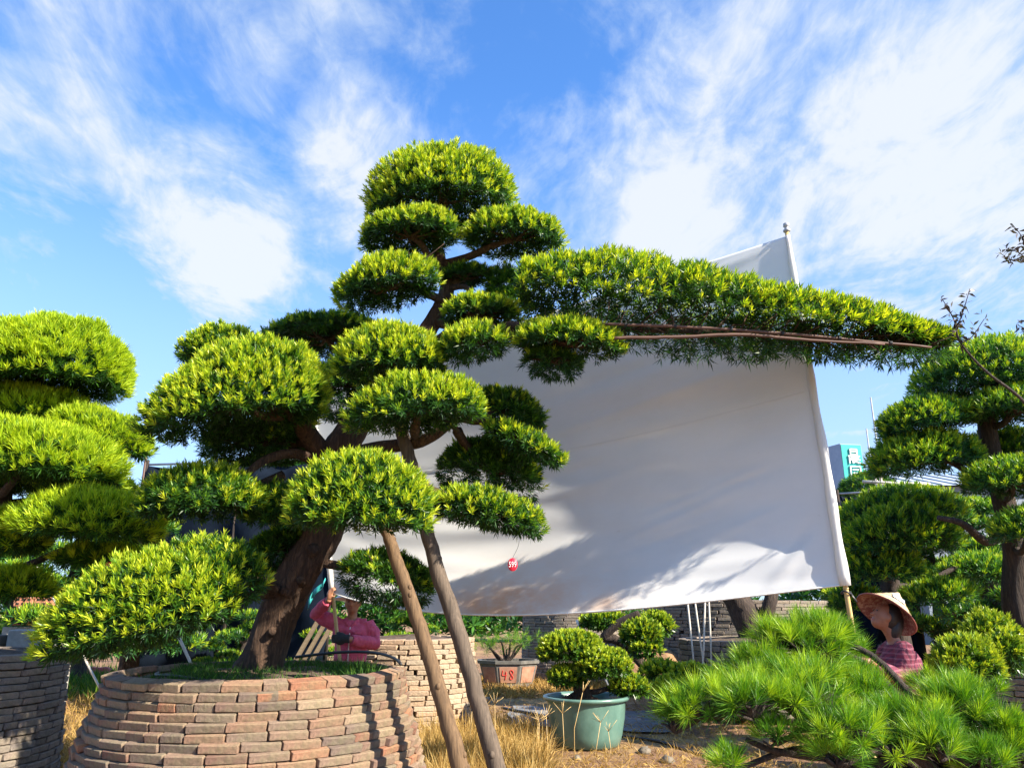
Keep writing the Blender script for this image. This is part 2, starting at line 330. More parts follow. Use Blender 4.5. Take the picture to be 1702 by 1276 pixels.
def single(name, mb, mat, label, cat, origin=None, group=None, bevel=0, kind=None):
    """a thing of one mesh, origin at its base"""
    if origin is None:
        a = np.array(mb.v); origin = np.array([a[:, 0].mean(), a[:, 1].mean(), a[:, 2].min()])
    o = mb.build(name, mat, None, origin, bevel); o.location = [float(q) for q in origin]
    return tag(o, label, cat, group, kind)
def spline(pts, n=6):
    """Catmull-Rom through points (any dimension)"""
    P = [np.asarray(p, float) for p in pts]; P = [2 * P[0] - P[1]] + P + [2 * P[-1] - P[-2]]; out = []
    for i in range(1, len(P) - 2):
        for k in range(n):
            t = k / n; out.append(.5 * (2 * P[i] + (P[i + 1] - P[i - 1]) * t + (2 * P[i - 1] - 5 * P[i] + 4 * P[i + 1] - P[i + 2]) * t * t + (3 * P[i] - P[i - 1] - 3 * P[i + 1] + P[i + 2]) * t ** 3))
    out.append(P[-2]); return out
def text_mesh(name, body, size, mat, parent, loc, rot, extrude=.002):
    cu = bpy.data.curves.new(name, 'FONT'); cu.body = body; cu.size = size; cu.extrude = extrude; cu.space_character = 1.12; cu.align_x = 'CENTER'; cu.align_y = 'CENTER'
    tmp = bpy.data.objects.new('tmp', cu); COL.objects.link(tmp)
    dg = bpy.context.evaluated_depsgraph_get(); me = bpy.data.meshes.new_from_object(tmp.evaluated_get(dg)); bpy.data.objects.remove(tmp)
    me.name = name; me.materials.clear(); me.materials.append(mat)
    o = link(bpy.data.objects.new(name, me), parent); o.location = loc; o.rotation_euler = rot; return o
def unit(a): return a / np.maximum(np.linalg.norm(a, axis=-1, keepdims=True), 1e-9)

# ------------------------------------------------------------------ foliage
def leaf_cloud(P, A, age, k, L, W, lo=.25, hi=1.1, stem=.03, droop=.12, agejit=.1):
    """whorls of pointed blades: k leaves round each shoot at P along axis A"""
    N = len(P)
    if N == 0: return np.zeros((0, 3)), np.zeros((0, 4), int), np.zeros(0)
    A = unit(A); ref = np.where(np.abs(A[:, 2:3]) > .9, np.array([[1., 0, 0]]), np.array([[0, 0, 1.]]))
    t1 = unit(np.cross(A, ref)); t2 = np.cross(A, t1)
    u = (np.arange(k) + .5)[None, :] / k + rng.uniform(-.5 / k, .5 / k, (N, k))
    ph = np.arange(k)[None, :] * 2.39996 + rng.uniform(0, 6.28, (N, 1)) + rng.uniform(-.3, .3, (N, k))
    th = lo + (hi - lo) * u + rng.normal(0, .10, (N, k))
    d = A[:, None] * np.cos(th)[..., None] + (t1[:, None] * np.cos(ph)[..., None] + t2[:, None] * np.sin(ph)[..., None]) * np.sin(th)[..., None]
    base = P[:, None] + A[:, None] * (stem * (1 - u))[..., None]
    side = unit(np.cross(d, A[:, None] + rng.normal(0, .25, (N, k, 3)))); nr = np.cross(side, d)
    ln = (L * rng.uniform(.7, 1.2, (N, 1)) * rng.uniform(.75, 1.15, (N, k)))[..., None]
    w = (W * rng.uniform(.8, 1.2, (N, k)))[..., None]
    mid = base + d * ln * .48 + nr * ln * .04
    tip = base + d * ln - np.array([0, 0, 1.]) * ln * droop * rng.uniform(0, 1, (N, k, 1))
    V = np.stack([base, mid + side * w * .5, tip, mid - side * w * .5], 2).reshape(-1, 3)
    F = np.arange(N * k * 4).reshape(-1, 4)
    ag = np.clip(age[:, None] + rng.normal(0, agejit, (N, k)) - .15 * u, 0, 1)
    return V, F, np.repeat(ag.ravel(), 4)
def cat_parts(parts):
    Vs, Fs, As, n = [], [], [], 0
    for V, F, a in parts:
        Vs.append(V); Fs.append(F + n); As.append(a); n += len(V)
    return np.concatenate(Vs), np.concatenate(Fs), np.concatenate(As)
def pad_cloud(c, ex, ey, ez, ra, rb, rh, under=.3, skew=0., young=.7, dens=1., ls=1., k=12, W=.0098, L=.064, p=2.06):
    """a clipped dome of leaf shoots. under>0: hollow underneath, under<0: rounded below"""
    area = math.pi * (ra * rb + 1.1 * rh * (ra + rb) / 2)
    spacing = .0405 * ls
    over = L * ls * .62; ra = max(ra * .7, ra - over * .55); rb = max(rb * .7, rb - over * .6); rh = max(rh * .5, rh - over * 2.5)
    parts = []
    ph = rng.uniform(0, 6.28, 6); fr = rng.uniform(2.2, 5.2, 6)
    def place(dx, dy, dz, q):
        rr = np.hypot(dx, dy); s = (rr ** p + np.abs(dz) ** p) ** (-1 / p) * q
        lump = 1 + .022 * np.sin(fr[0] * dx * 2 + ph[0]) + .022 * np.sin(fr[1] * dy * 2 + ph[1]) + .02 * np.sin(fr[2] * (dx + dy) * 3 + ph[2]) + .02 * np.sin(fr[3] * (dx - dz) * 3 + ph[3])
        x, y, z = dx * s * lump, dy * s * lump, dz * s * lump
        x = x + skew * z
        return c + ex * (x * ra)[:, None] + ey * (y * rb)[:, None] + ez * (z * rh)[:, None]
    def dirs(n, lowz=-.12):
        out = np.zeros((0, 3)); r3 = np.array([1 / ra, 1 / rb, 1 / rh]); mxw = r3.max()
        while len(out) < n:
            d = unit(rng.normal(0, 1, (n * 4, 3))); d[:, 2] = np.where(d[:, 2] < lowz, -d[:, 2], d[:, 2])
            w = np.linalg.norm(d * r3, axis=1) / mxw; out = np.concatenate([out, d[rng.random(len(d)) < w]])
        return out[:n]
    n_out = max(30, int(area / spacing ** 2 * dens))
    d = dirs(n_out); yv = rng.random(n_out) < young
    P = place(d[:, 0], d[:, 1], d[:, 2], np.where(yv, rng.uniform(.97, 1.045, n_out), rng.uniform(.90, .99, n_out)))
    nrm = unit(ex * (d[:, 0:1] / ra) + ey * (d[:, 1:2] / rb) + ez * (d[:, 2:3] / rh))
    A = nrm * .75 + np.array([0, 0, .62]) + rng.normal(0, .2, (n_out, 3))
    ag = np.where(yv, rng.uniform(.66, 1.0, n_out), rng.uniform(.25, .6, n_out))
    sel = yv
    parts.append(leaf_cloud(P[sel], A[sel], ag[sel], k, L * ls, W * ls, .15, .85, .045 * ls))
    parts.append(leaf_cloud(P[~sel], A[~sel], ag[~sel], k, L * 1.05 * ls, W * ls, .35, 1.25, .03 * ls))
    n_in = int(n_out * .9); d = dirs(n_in)
    P = place(d[:, 0], d[:, 1], d[:, 2], rng.uniform(.74, .94, n_in))
    nrm = unit(ex * (d[:, 0:1] / ra) + ey * (d[:, 1:2] / rb) + ez * (d[:, 2:3] / rh))
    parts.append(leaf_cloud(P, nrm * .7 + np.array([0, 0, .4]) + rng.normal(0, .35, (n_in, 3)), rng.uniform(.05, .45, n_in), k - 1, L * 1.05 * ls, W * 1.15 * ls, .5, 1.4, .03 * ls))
    n_b = int(math.pi * ra * rb / spacing ** 2 * dens * (.55 if under > 0 else .9))
    r = np.sqrt(rng.random(n_b)) * .97; a = rng.uniform(0, 6.283, n_b); x, y = r * np.cos(a), r * np.sin(a)
    z = under * (1 - r ** 2) if under > 0 else under * np.sqrt(1 - r ** 2)
    z = z + rng.normal(0, .05, n_b)
    P = c + ex * (x * ra)[:, None] + ey * (y * rb)[:, None] + ez * (z * rh)[:, None]
    A = ex * x[:, None] + ey * y[:, None] + (ez * .15 if under > 0 else -ez * .35) + rng.normal(0, .45, (n_b, 3))
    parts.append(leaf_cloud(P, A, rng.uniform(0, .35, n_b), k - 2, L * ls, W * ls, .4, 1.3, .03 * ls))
    return cat_parts(parts)
UP = np.array([0, 0, 1.])
def px_pad(spec):
    """(x1,y1,x2,y2,apex_y,Y,opts): left tip, right tip and apex in photo pixels at forward distance Y"""
    x1, y1, x2, y2, ya, Y = spec[:6]; o = dict(spec[6]) if len(spec) > 6 else {}
    p1, p2 = at(x1, y1, Y), at(x2, y2, Y); c = (p1 + p2) / 2; ex = (p2 - p1); ra = np.linalg.norm(ex) / 2; ex = ex / (2 * ra)
    yaw = o.pop('yaw', 0); 
    ey = np.array([math.sin(yaw), math.cos(yaw), 0]); ey = unit(ey - ex * ey.dot(ex)); ez = np.cross(ex, ey)
    if ez[2] < 0: ez = -ez
    rb = ra * o.pop('ry', .8); xm, ym = (x1 + x2) / 2, (y1 + y2) / 2
    H_ = np.linalg.norm(at(xm, ya, Y) - at(xm, ym, Y)); te = (c[2] - CAMZ) / Y      # seen from below, depth adds to the apparent height
    rh = math.sqrt(max(H_ ** 2 - (rb * te) ** 2, (.55 * H_) ** 2))
    return dict(c=c, ex=ex, ey=ey, ez=ez, ra=ra * .96, rb=rb, rh=rh, attach=o.pop('attach', None), noLimb=o.pop('nolimb', False), opts=o)
def branch_tube(mb, a, b_, r0, r1, bow=.12, n=7, seg=6, jit=.03):
    a, b_ = np.asarray(a, float), np.asarray(b_, float); d = np.linalg.norm(b_ - a)
    m1 = a + (b_ - a) * .35 + UP * (-bow * d) * .2 + rng.normal(0, jit, 3) * d; m2 = a + (b_ - a) * .7 + UP * bow * d * .5 + rng.normal(0, jit, 3) * d
    pts = spline([a, m1, m2, b_], 5); mb.tube(pts, [r0 + (r1 - r0) * i / (len(pts) - 1) for i in range(len(pts))], n, .12)
    return pts
def limb_mesh(mb, start, pd, r0):
    end = pd['c'] + pd['ez'] * pd['rh'] * .12
    branch_tube(mb, start, end, r0, r0 * .5)
    for i in range(7):
        a = 6.283 * i / 7 + rng.uniform(-.3, .3); rr = rng.uniform(.55, .85)
        q = pd['c'] + pd['ex'] * math.cos(a) * pd['ra'] * rr + pd['ey'] * math.sin(a) * pd['rb'] * rr + pd['ez'] * pd['rh'] * .25
        ps = branch_tube(mb, end, q, r0 * .36, .006, .1, 5)
        for j in range(3):
            s = ps[rng.integers(4, len(ps) - 2)]; e = s + (pd['ex'] * rng.normal() * pd['ra'] + pd['ey'] * rng.normal() * pd['rb']) * .22 + pd['ez'] * pd['rh'] * .3
            mb.tube([s, (s + e) / 2 + rng.normal(0, .015, 3), e], [.007, .005, .003], 4)
def make_tree(name, label, cat, base, trunk, pads, leafmat, bark, group=None, n=14, ridge=.05, defaults=None, limb_r=.045, extra_limbs=()):
    root = empty(name, base, label, cat, group)
    tp = spline([tuple(p) for p in trunk], 8); pos = [p[:3] for p in tp]; rad = [max(p[3], .008) for p in tp]
    MB().tube(pos, rad, n, .05, True, ridge).build('trunk', bark, root, base)
    for pts, r0, r1 in extra_limbs:
        q = spline(pts, 7); MB().tube(q, [r0 + (r1 - r0) * i / (len(q) - 1) for i in range(len(q))], 10, .08, True, .04).build('limb', bark, root, base)
    for sp_ in pads:
        pd = px_pad(sp_) if not isinstance(sp_, dict) else sp_
        kw = dict(defaults or {}); kw.update(pd['opts'])
        V, F, a = pad_cloud(pd['c'], pd['ex'], pd['ey'], pd['ez'], pd['ra'], pd['rb'], pd['rh'], **kw)
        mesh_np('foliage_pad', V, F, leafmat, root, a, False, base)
        if not pd['noLimb']:
            if pd['attach'] is not None: st_ = at(*pd['attach'])
            else:
                dist = [np.linalg.norm(p - pd['c']) + max(0, p[2] - pd['c'][2]) * 1.5 for p in pos]; st_ = pos[int(np.argmin(dist))]
            mb = MB(); limb_mesh(mb, st_, pd, min(limb_r, .03 + pd['ra'] * .03)); mb.build('limb', bark, root, base)
    return root

# ------------------------------------------------------------------ GROUND
def gz(x, y): return .018 * math.sin(x * 1.7 + y * .6) + .014 * math.sin(y * 2.3 - x) - .03
gx = np.concatenate([[-400, -120, -40], np.arange(-16, 16.01, .4), [40, 120, 400]]); gy = np.concatenate([[-300, -60, -15], np.arange(-4, 30.01, .4), [60, 150, 600]])
X, Yg = np.meshgrid(gx, gy, indexing='ij'); Z = .018 * np.sin(X * 1.7 + Yg * .6) + .014 * np.sin(Yg * 2.3 - X) - .03
V = np.stack([X, Yg, Z], 2).reshape(-1, 3); ny = len(gy)
F = [(i * ny + j, (i + 1) * ny + j, (i + 1) * ny + j + 1, i * ny + j + 1) for i in range(len(gx) - 1) for j in range(ny - 1)]
tag(mesh_np('ground', V, F, M_GROUND, None, None, True), 'reddish dirt ground strewn with dry straw', None, None, 'structure')

# ------------------------------------------------------------------ BRICK PLANTERS
def brick_mesh(i):
    r = random.Random(100 + i); bm = bmesh.new(); bmesh.ops.create_cube(bm, size=1)
    for v in bm.verts: v.co.x *= 1 + r.uniform(-.03, .03); v.co.y *= 1; v.co.z *= 1 + r.uniform(-.07, .07)
    for v in bm.verts: v.co = Vector((v.co.x * .243, v.co.y * .115, v.co.z * .0512))
    bmesh.ops.bevel(bm, geom=list(bm.edges), offset=r.uniform(.005, .009), segments=1, affect='EDGES', profile=.5)
    for v in bm.verts: v.co += Vector([r.uniform(-.0025, .0025) for _ in range(3)])
    me = bpy.data.meshes.new('brick'); bm.to_mesh(me); bm.free()
    nv = [(0, 0, 1)] * len(me.vertices)                       # flat main faces, rounded worn edges
    for p in sorted(me.polygons, key=lambda q: q.area):
        for vi in p.vertices: nv[vi] = tuple(p.normal)
    me.polygons.foreach_set('use_smooth', [True] * len(me.polygons)); me.normals_split_custom_set_from_vertices(nv)
    return me
BRICKS = {}
def bricks_for(mat):
    if mat.name not in BRICKS:
        L_ = []
        for i in range(7):
            me = brick_mesh(i); me.materials.append(mat); L_.append(me)
        BRICKS[mat.name] = L_
    return BRICKS[mat.name]
def planter(label, c, r_top, r_bot, z_top, mat, zvis=.3, gap=.010, seed=1, row=.0565, soil_drop=.03, halfbrick=.12, bs=1.0, group='round brick tree planters', mess=1., lim=300, openj=0.):
    rnd = random.Random(seed); root = empty('brick_planter', (c[0], c[1], 0), label, 'planter', group)
    ms_ = bricks_for(mat); row = row * bs; nrow = int(z_top / row); stuff_v, stuff_f = [], []
    items = []
    vdir = Vector((-c[0], -c[1], 0)).normalized()
    for i in range(nrow):
        z = z_top - row * (i + .5); f = 1 - z / z_top; f = f ** 1.0
        r = r_top + (r_bot - r_top) * f; slope = math.atan2(r_bot - r_top, z_top)
        a = rnd.uniform(0, 6.28); a_end = a + 2 * math.pi - .08
        while a < a_end:
            ln = 1.0 if rnd.random() > halfbrick else rnd.uniform(.4, .7)
            g = gap * rnd.uniform(.6, 1.5) + (rnd.uniform(.02, .05) if rnd.random() < openj else 0); da = (ln * .243 * bs + g) / r; am = a + da / 2; a += da
            rr = r - .0575 + rnd.uniform(-.009, .009) * mess
            p = Vector((math.cos(am) * rr, math.sin(am) * rr, z + rnd.uniform(-.002, .002)))
            rot = Matrix.Rotation(am + math.pi / 2 + rnd.uniform(-.025, .025) * mess, 4, 'Z') @ Matrix.Rotation(rnd.uniform(-.018, .018) * mess, 4, 'Y') @ Matrix.Rotation(slope * .8, 4, 'X')
            mtx = Matrix.Translation(p) @ rot @ Matrix.Diagonal((ln * bs, 1, rnd.uniform(.93, 1.03) * bs, 1))
            vis = p.normalized().dot(vdir); vis = (p.x * vdir.x + p.y * vdir.y) / rr
            items.append((vis, z, mtx, ms_[rnd.randrange(7)]))
    cand = sorted([it for it in items if it[0] > -.15 and it[1] > zvis], key=lambda it: -(it[0] + .6 * it[1]))
    keep = set(id(it) for it in cand[:lim])
    mb = MB()
    for it in items:
        if id(it) in keep:
            o = link(bpy.data.objects.new('brick', it[3]), root); o.matrix_local = it[2]
        else:
            mb.add([it[2] @ v.co for v in it[3].vertices], [tuple(p.vertices) for p in it[3].polygons])
    tag(mb.build('rear_bricks', mat, root), None, None, None, 'stuff')
    MB().lathe([(r_bot - .09, 0.0), (r_top - .095, z_top - .06), (0.01, z_top - .062)], 40).build('packed_core', M_DARKFILL, root)
    mb = MB(); n = 40; prof = [(r_top - .10, z_top - soil_drop - .03), (r_top * .8, z_top - soil_drop), (r_top * .5, z_top - soil_drop + .03), (.02, z_top - soil_drop + .06)]
    mb.lathe(prof, n); s = mb.build('soil', M_SOIL, root)
    for v in s.data.vertices: v.co.z += random.uniform(-.015, .015)
    return root
PC = (-1.93, 6.3)
main_planter = planter('large tapered planter of mixed red and grey bricks holding the leaning tree', PC, 1.08, 1.37, 1.045, M_BRICK, .42, seed=3, soil_drop=.05, mess=1.6, halfbrick=.2)
planter('grey brick planter at the left edge of the picture', (-4.98, 7.05), 1.0, 1.07, 1.13, M_BRICK_G, .3, seed=5, openj=.1, mess=1.6)
planter('pale brick planter with open joints behind the woman in pink', (-1.33, 10.5), .82, .92, 1.13, M_BRICK_P, .3, seed=8, openj=.35, mess=1.6)
planter('grey brick planter under the right half of the white cloth', (3.8, 12.5), 1.2, 1.25, 1.04, M_BRICK_G, .2, seed=11, openj=.05, bs=1.35)
planter('grey brick planter at the right edge below the large right tree', (5.75, 8.75), 1.0, 1.08, 1.0, M_BRICK_G, .25, seed=13, openj=.15, lim=220)
planter('tall shadowed brick planter far behind the cloth on the right', (4.3, 15.5), 1.7, 1.8, 1.62, M_BRICK_G, .5, seed=17, openj=.15)
planter('shadowed brick planter far behind the small potted tree', (1.35, 18.0), 1.1, 1.15, 1.45, M_BRICK_G, .5, seed=19, openj=.15, lim=200)

# ------------------------------------------------------------------ MAIN TREE
TB = np.array([-1.93, 6.35, 1.0])
def tr4(px, py, Y, r): return (*at(px, py, Y), r)
trunk = [(-1.99, 6.33, .95, .235), tr4(440, 1090, 6.33, .185), tr4(462, 1020, 6.32, .17), tr4(500, 945, 6.3, .172), tr4(540, 875, 6.3, .17), tr4(556, 800, 6.3, .165), tr4(566, 745, 6.3, .15),
         tr4(610, 680, 6.35, .12), tr4(672, 600, 6.4, .10), tr4(722, 530, 6.4, .085), tr4(744, 475, 6.35, .07), tr4(728, 415, 6.3, .05), tr4(738, 360, 6.25, .035), tr4(742, 310, 6.2, .02)]
trunk = [(*p[:3], p[3] * .9) for p in trunk]
pads = [
 (607, 362, 857, 338, 240, 6.2, dict(skew=.05, attach=(738, 380, 6.25), under=.14, dens=1.1)),
 (595, 410, 768, 388, 343, 5.95, dict(attach=(735, 440, 6.3), skew=.1)),
 (768, 402, 938, 408, 343, 6.05, dict(attach=(735, 440, 6.3))),
 (557, 508, 731, 468, 419, 5.9, dict(attach=(738, 500, 6.35), under=.12, skew=.1)),
 (728, 470, 822, 462, 432, 6.3, dict(young=.25)),
 (808, 515, 880, 505, 428, 6.3, dict(young=.1, under=-.6, attach=(735, 490, 6.35))),
 (732, 528, 866, 532, 484, 5.85, dict()),
 (731, 588, 846, 572, 528, 5.45, dict(under=-.3, attach=(690, 585, 6.4))),
 (850, 572, 1042, 588, 522, 5.45, dict(attach=(740, 535, 6.4), ry=.6)),
 (865, 600, 972, 612, 575, 5.6, dict(young=.12, under=-1.1, attach=(850, 560, 5.8))),
 (430, 575, 655, 560, 516, 6.9, dict(young=.2, attach=(640, 640, 6.35))),
 (298, 604, 436, 588, 534, 6.9, dict(young=.5, attach=(520, 700, 6.4))),
 (240, 724, 540, 672, 566, 5.55, dict(skew=.3, under=.1, p=1.95, dens=1.1, attach=(470, 690, 5.8))),
 (553, 622, 744, 612, 532, 5.55, dict(attach=(640, 660, 6.35), under=.1)),
 (330, 748, 530, 742, 690, 6.35, dict(young=.06, under=-.5, attach=(520, 735, 6.2))),
 (505, 655, 705, 645, 585, 6.5, dict(young=.08, under=-1.0, attach=(620, 680, 6.35))),
 (571, 708, 808, 684, 616, 5.25, dict(attach=(690, 720, 5.6), skew=.05, under=.1, ry=.7)),
 (778, 672, 905, 716, 636, 6.1, dict(young=.12, attach=(760, 690, 5.7), under=-.3)),
 (798, 712, 938, 776, 702, 5.7, dict(attach=(760, 690, 5.7), ry=.55, young=.55, under=-.15)),
 (724, 772, 902, 812, 718, 6.2, dict(young=.06, under=-.8, attach=(760, 715, 5.8))),
 (712, 842, 906, 886, 802, 5.7, dict(attach=(690, 800, 5.8), ry=.6, young=.4, under=-.1)),
 (472, 862, 722, 872, 740, 4.95, dict(attach=(566, 790, 6.2), ry=.75, under=.1, dens=1.1, young=.5)),
 (222, 858, 438, 842, 762, 5.7, dict(attach=(470, 790, 6.2), young=.35)),
 (400, 862, 515, 872, 790, 6.0, dict(young=.15, attach=(540, 860, 6.3))),
 (58, 1088, 392, 1010, 912, 4.95, dict(attach=(330, 1000, 5.2), ry=.5, skew=.1, under=-.12, young=.7, dens=1.05)),
 (215, 1012, 444, 968, 880, 5.1, dict(attach=(450, 985, 6.2), ry=.6, under=-.3, young=.3)),  # darker leaf mix puts the shade on this pad into its colour
 (402, 945, 545, 890, 865, 6.45, dict(young=.08, under=-.5, attach=(500, 960, 6.3))),
 (563, 948, 722, 985, 903, 6.0, dict(young=.07, under=-.75, attach=(520, 930, 6.3), ry=.8)),  # mostly dark leaves, painting this pad as shaded
]
extra = [
 ([at(560, 790, 6.3), at(520, 735, 6.2), at(490, 690, 5.95), at(455, 672, 5.7), at(400, 668, 5.6)], .105, .035),
 ([at(560, 800, 6.3), at(500, 755, 6.1), at(440, 765, 5.9), at(390, 808, 5.75)], .05, .025),
 ([at(566, 760, 6.3), at(620, 745, 6.0), at(700, 733, 5.75), at(745, 705, 5.7), at(768, 690, 5.7)], .06, .035),
 ([at(750, 700, 5.7), at(765, 725, 5.8), at(790, 765, 6.0)], .028, .015),
 ([at(470, 1000, 6.3), at(450, 975, 6.1), at(425, 965, 5.7), at(330, 1000, 5.2)], .06, .025),
 ([at(722, 535, 6.4), at(790, 548, 6.1), at(850, 548, 5.75), at(1000, 545, 5.6), at(1250, 556, 5.55), at(1530, 575, 5.5)], .05, .012),
 ([at(742, 480, 6.35), at(775, 478, 6.2), at(790, 505, 6.0)], .028, .018),
]
main_tree = make_tree('cloud_pruned_tree', 'tall leaning cloud-pruned tree with one long branch reaching right, in the brick planter', 'tree', TB, trunk, pads, M_LEAF, M_BARK, ridge=.07, n=18, extra_limbs=extra, defaults=dict(ls=.88))
for (x, y, Y, dx, dz, r, l) in [(478, 985, 6.14, -.5, .3, .035, .07), (520, 915, 6.14, .35, .4, .045, .05), (452, 1050, 6.14, .3, .2, .03, .05), (548, 850, 6.15, .6, .1, .035, .08), (500, 965, 6.13, .1, .2, .028, .04)]:
    a = at(x, y, Y + .04); d = unit(np.array([dx, -.8, dz])); MB().tube([a - d * .05, a + d * l * .5, a + d * l], [r * 1.5, r * 1.05, r * .95], 10, .15).build('branch_stub', M_BARK, main_tree, TB)
# long branch: a bolster of foliage along a line
top = spline([(862, 432, 500, .34), (950, 413, 505, .42), (1050, 416, 515, .44), (1150, 434, 528, .44), (1250, 460, 545, .40), (1350, 478, 555, .36), (1450, 504, 566, .25), (1525, 534, 574, .13), (1585, 560, 572, .03)], 8)
top = np.array(top); YB = 5.6
def bolster(n, q0, q1, a0, a1):
    t_ = rng.uniform(0, len(top) - 1.001, n); i = t_.astype(int); fr = (t_ - i)[:, None]; s = top[i] * (1 - fr) + top[i + 1] * fr
    a = rng.uniform(a0, a1, n); q = rng.uniform(q0, q1, n); P = []
    for (x, yt, yb, rd), aa, qq in zip(s, a, q):
        lo_ = at(x, yb - 4, YB); hi_ = at(x, yt + 30 * min(1, (yb - yt) / 80), YB); h = hi_[2] - lo_[2]
        ca, sa = math.cos(aa), math.sin(aa); ca = math.copysign(abs(ca) ** .8, ca)
        P.append((lo_[0], YB - sa * rd * qq * (1 + .06 * math.sin(x * .05)), lo_[2] + h * ca * qq * (1 + .06 * math.sin(x * .083) + .05 * math.sin(x * .031 + 1) + .04 * math.sin(x * .19))))
    A = np.stack([rng.normal(.12, .2, n), -np.sin(a), np.cos(a) + .55], 1) + rng.normal(0, .18, (n, 3)); return np.array(P), A
P1, A1 = bolster(2600, .92, 1.02, -1.75, 1.75); y_ = rng.random(2600) < .66; ag = np.where(y_, rng.uniform(.66, 1, 2600), rng.uniform(.25, .6, 2600))
P2, A2 = bolster(1500, .6, .9, -1.6, 1.6)
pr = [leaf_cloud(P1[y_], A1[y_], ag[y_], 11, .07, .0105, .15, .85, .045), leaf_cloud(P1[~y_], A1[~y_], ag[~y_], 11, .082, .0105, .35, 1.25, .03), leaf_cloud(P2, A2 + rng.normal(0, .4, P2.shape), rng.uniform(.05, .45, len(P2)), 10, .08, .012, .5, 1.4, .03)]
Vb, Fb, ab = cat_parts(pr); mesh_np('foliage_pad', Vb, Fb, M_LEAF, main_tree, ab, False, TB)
# loose shoots hanging below the long branch
n = 620; xs = rng.uniform(930, 1570, n); f_ = (xs - 930) / 640
lo_y = np.interp(xs, [930, 1000, 1100, 1300, 1500, 1570], [545, 565, 590, 596, 604, 590]); hi_y = np.interp(xs, [930, 1250, 1570], [505, 545, 580])
P3 = np.array([at(x, hy + (ly - hy) * rng.random() ** .8, YB + rng.uniform(-.22, .3)) for x, ly, hy in zip(xs, lo_y, hi_y)])
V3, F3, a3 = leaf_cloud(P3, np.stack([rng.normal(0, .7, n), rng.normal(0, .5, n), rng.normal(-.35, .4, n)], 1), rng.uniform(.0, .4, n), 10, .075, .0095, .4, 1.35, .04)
mesh_np('hanging_foliage', V3, F3, M_LEAF, main_tree, a3, False, TB)
mb = MB()
for x in np.linspace(900, 1540, 46):
    y0 = np.interp(x, [722, 850, 1000, 1250, 1530], [535, 548, 545, 556, 575]); s = at(x, y0, 5.56); s[1] += rng.uniform(-.05, .05)
    for q in range(3):
        e = at(x + rng.uniform(5, 60), y0 + rng.uniform(-70, 32) * (1 - (x - 900) / 1100), YB + rng.uniform(-.28, .28)); mb.tube([s, (s + e) / 2 + rng.normal(0, .03, 3), e], [.009, .006, .003], 4)
mb.build('twigs', M_BARK, main_tree, TB)

# grass on the planter soil
def blades(n, pts, h, w, mat, name, parent, off, a0=0, a1=1, lean=.5, droop=.25, k=3):
    A = np.stack([rng.normal(0, lean, n), rng.normal(0, lean, n), np.ones(n)], 1)
    V, F, a = leaf_cloud(pts, A, rng.uniform(a0, a1, n), k, h, w, .05, .6, .01, droop)
    return mesh_np(name, V, F, mat, parent, a, False, off)
rr = np.sqrt(rng.random(2600)) * .94; aa = rng.uniform(0, 6.283, 2600)
keep = (np.sin(aa * 3 + 1) + np.sin(rr * 9 + aa) > -.5); rr, aa = rr[keep], aa[keep]
pts = np.stack([PC[0] + rr * np.cos(aa), PC[1] + rr * np.sin(aa), np.full(len(rr), .985)], 1)
tag(blades(len(pts), pts, .12, .005, M_GRASS, 'grass', None, (0, 0, 0), 0, .8), 'short green grass growing in the large brick planter', None, None, 'stuff')

# ------------------------------------------------------------------ SUPPORT POSTS
def post(name, pxs, Ys, rads, mat, label, cat, to_ground=True, n=10, knots=0, group=None, jit=.006):
    pts = [at(x, y, Y) for (x, y), Y in zip(pxs, Ys)]; rads = list(rads)
    if to_ground:
        d = pts[-1] - pts[-2]; tt = (pts[-1][2] + .05) / -d[2]; pts.append(pts[-1] + d * tt); rads.append(rads[-1] * 1.05)
    arr = spline([(*p, r) for p, r in zip(pts, rads)], 8); mb = MB()
    P_ = [np.array(a[:3]) + rng.normal(0, jit * .6, 3) for a in arr]
    R_ = [a[3] * rng.uniform(.96, 1.04) for a in arr]
    mb.tube(P_, R_, n, .06)
    for i in range(knots):
        j = rng.integers(3, len(P_) - 3); an = rng.uniform(2.5, 6.8); q = P_[j] + np.array([math.cos(an), -abs(math.sin(an)), .1]) * R_[j] * .85
        mb.ell(q, (R_[j] * .35, R_[j] * .35, R_[j] * .45), None, 8, 6)
    return single(name, mb, mat, label, cat, P_[-1] if to_ground else None, group)
post('support_post', [(632, 850), (650, 905), (680, 990), (716, 1100), (765, 1276)], [5.5, 5.48, 5.45, 5.42, 5.38], [.04, .043, .046, .05, .055], M_POST, 'knotty yellow-brown wooden prop post nearer the brick planter', 'post', knots=9, group='wooden posts propping the tree', jit=.004)
post('support_post', [(664, 700), (690, 800), (722, 930), (770, 1080), (826, 1276)], [5.75, 5.72, 5.68, 5.64, 5.6], [.048, .05, .053, .057, .06], M_POST2, 'tall grey-brown wooden prop post, the right one of the two', 'post', knots=6, group='wooden posts propping the tree')
post('support_rod', [(1000, 538), (1130, 543), (1260, 551), (1400, 563), (1548, 577)], [5.30] * 5, [.011, .011, .011, .010, .008], M_REDROD, 'upper reddish rod tied under the long branch', 'rod', False, group='rods under the long branch', jit=.002)
post('support_rod', [(1015, 562), (1130, 560), (1230, 556), (1330, 564), (1470, 572)], [5.25] * 5, [.012, .013, .012, .010, .008], M_REDROD, 'lower reddish rod tied under the long branch', 'rod', False, group='rods under the long branch', jit=.002)

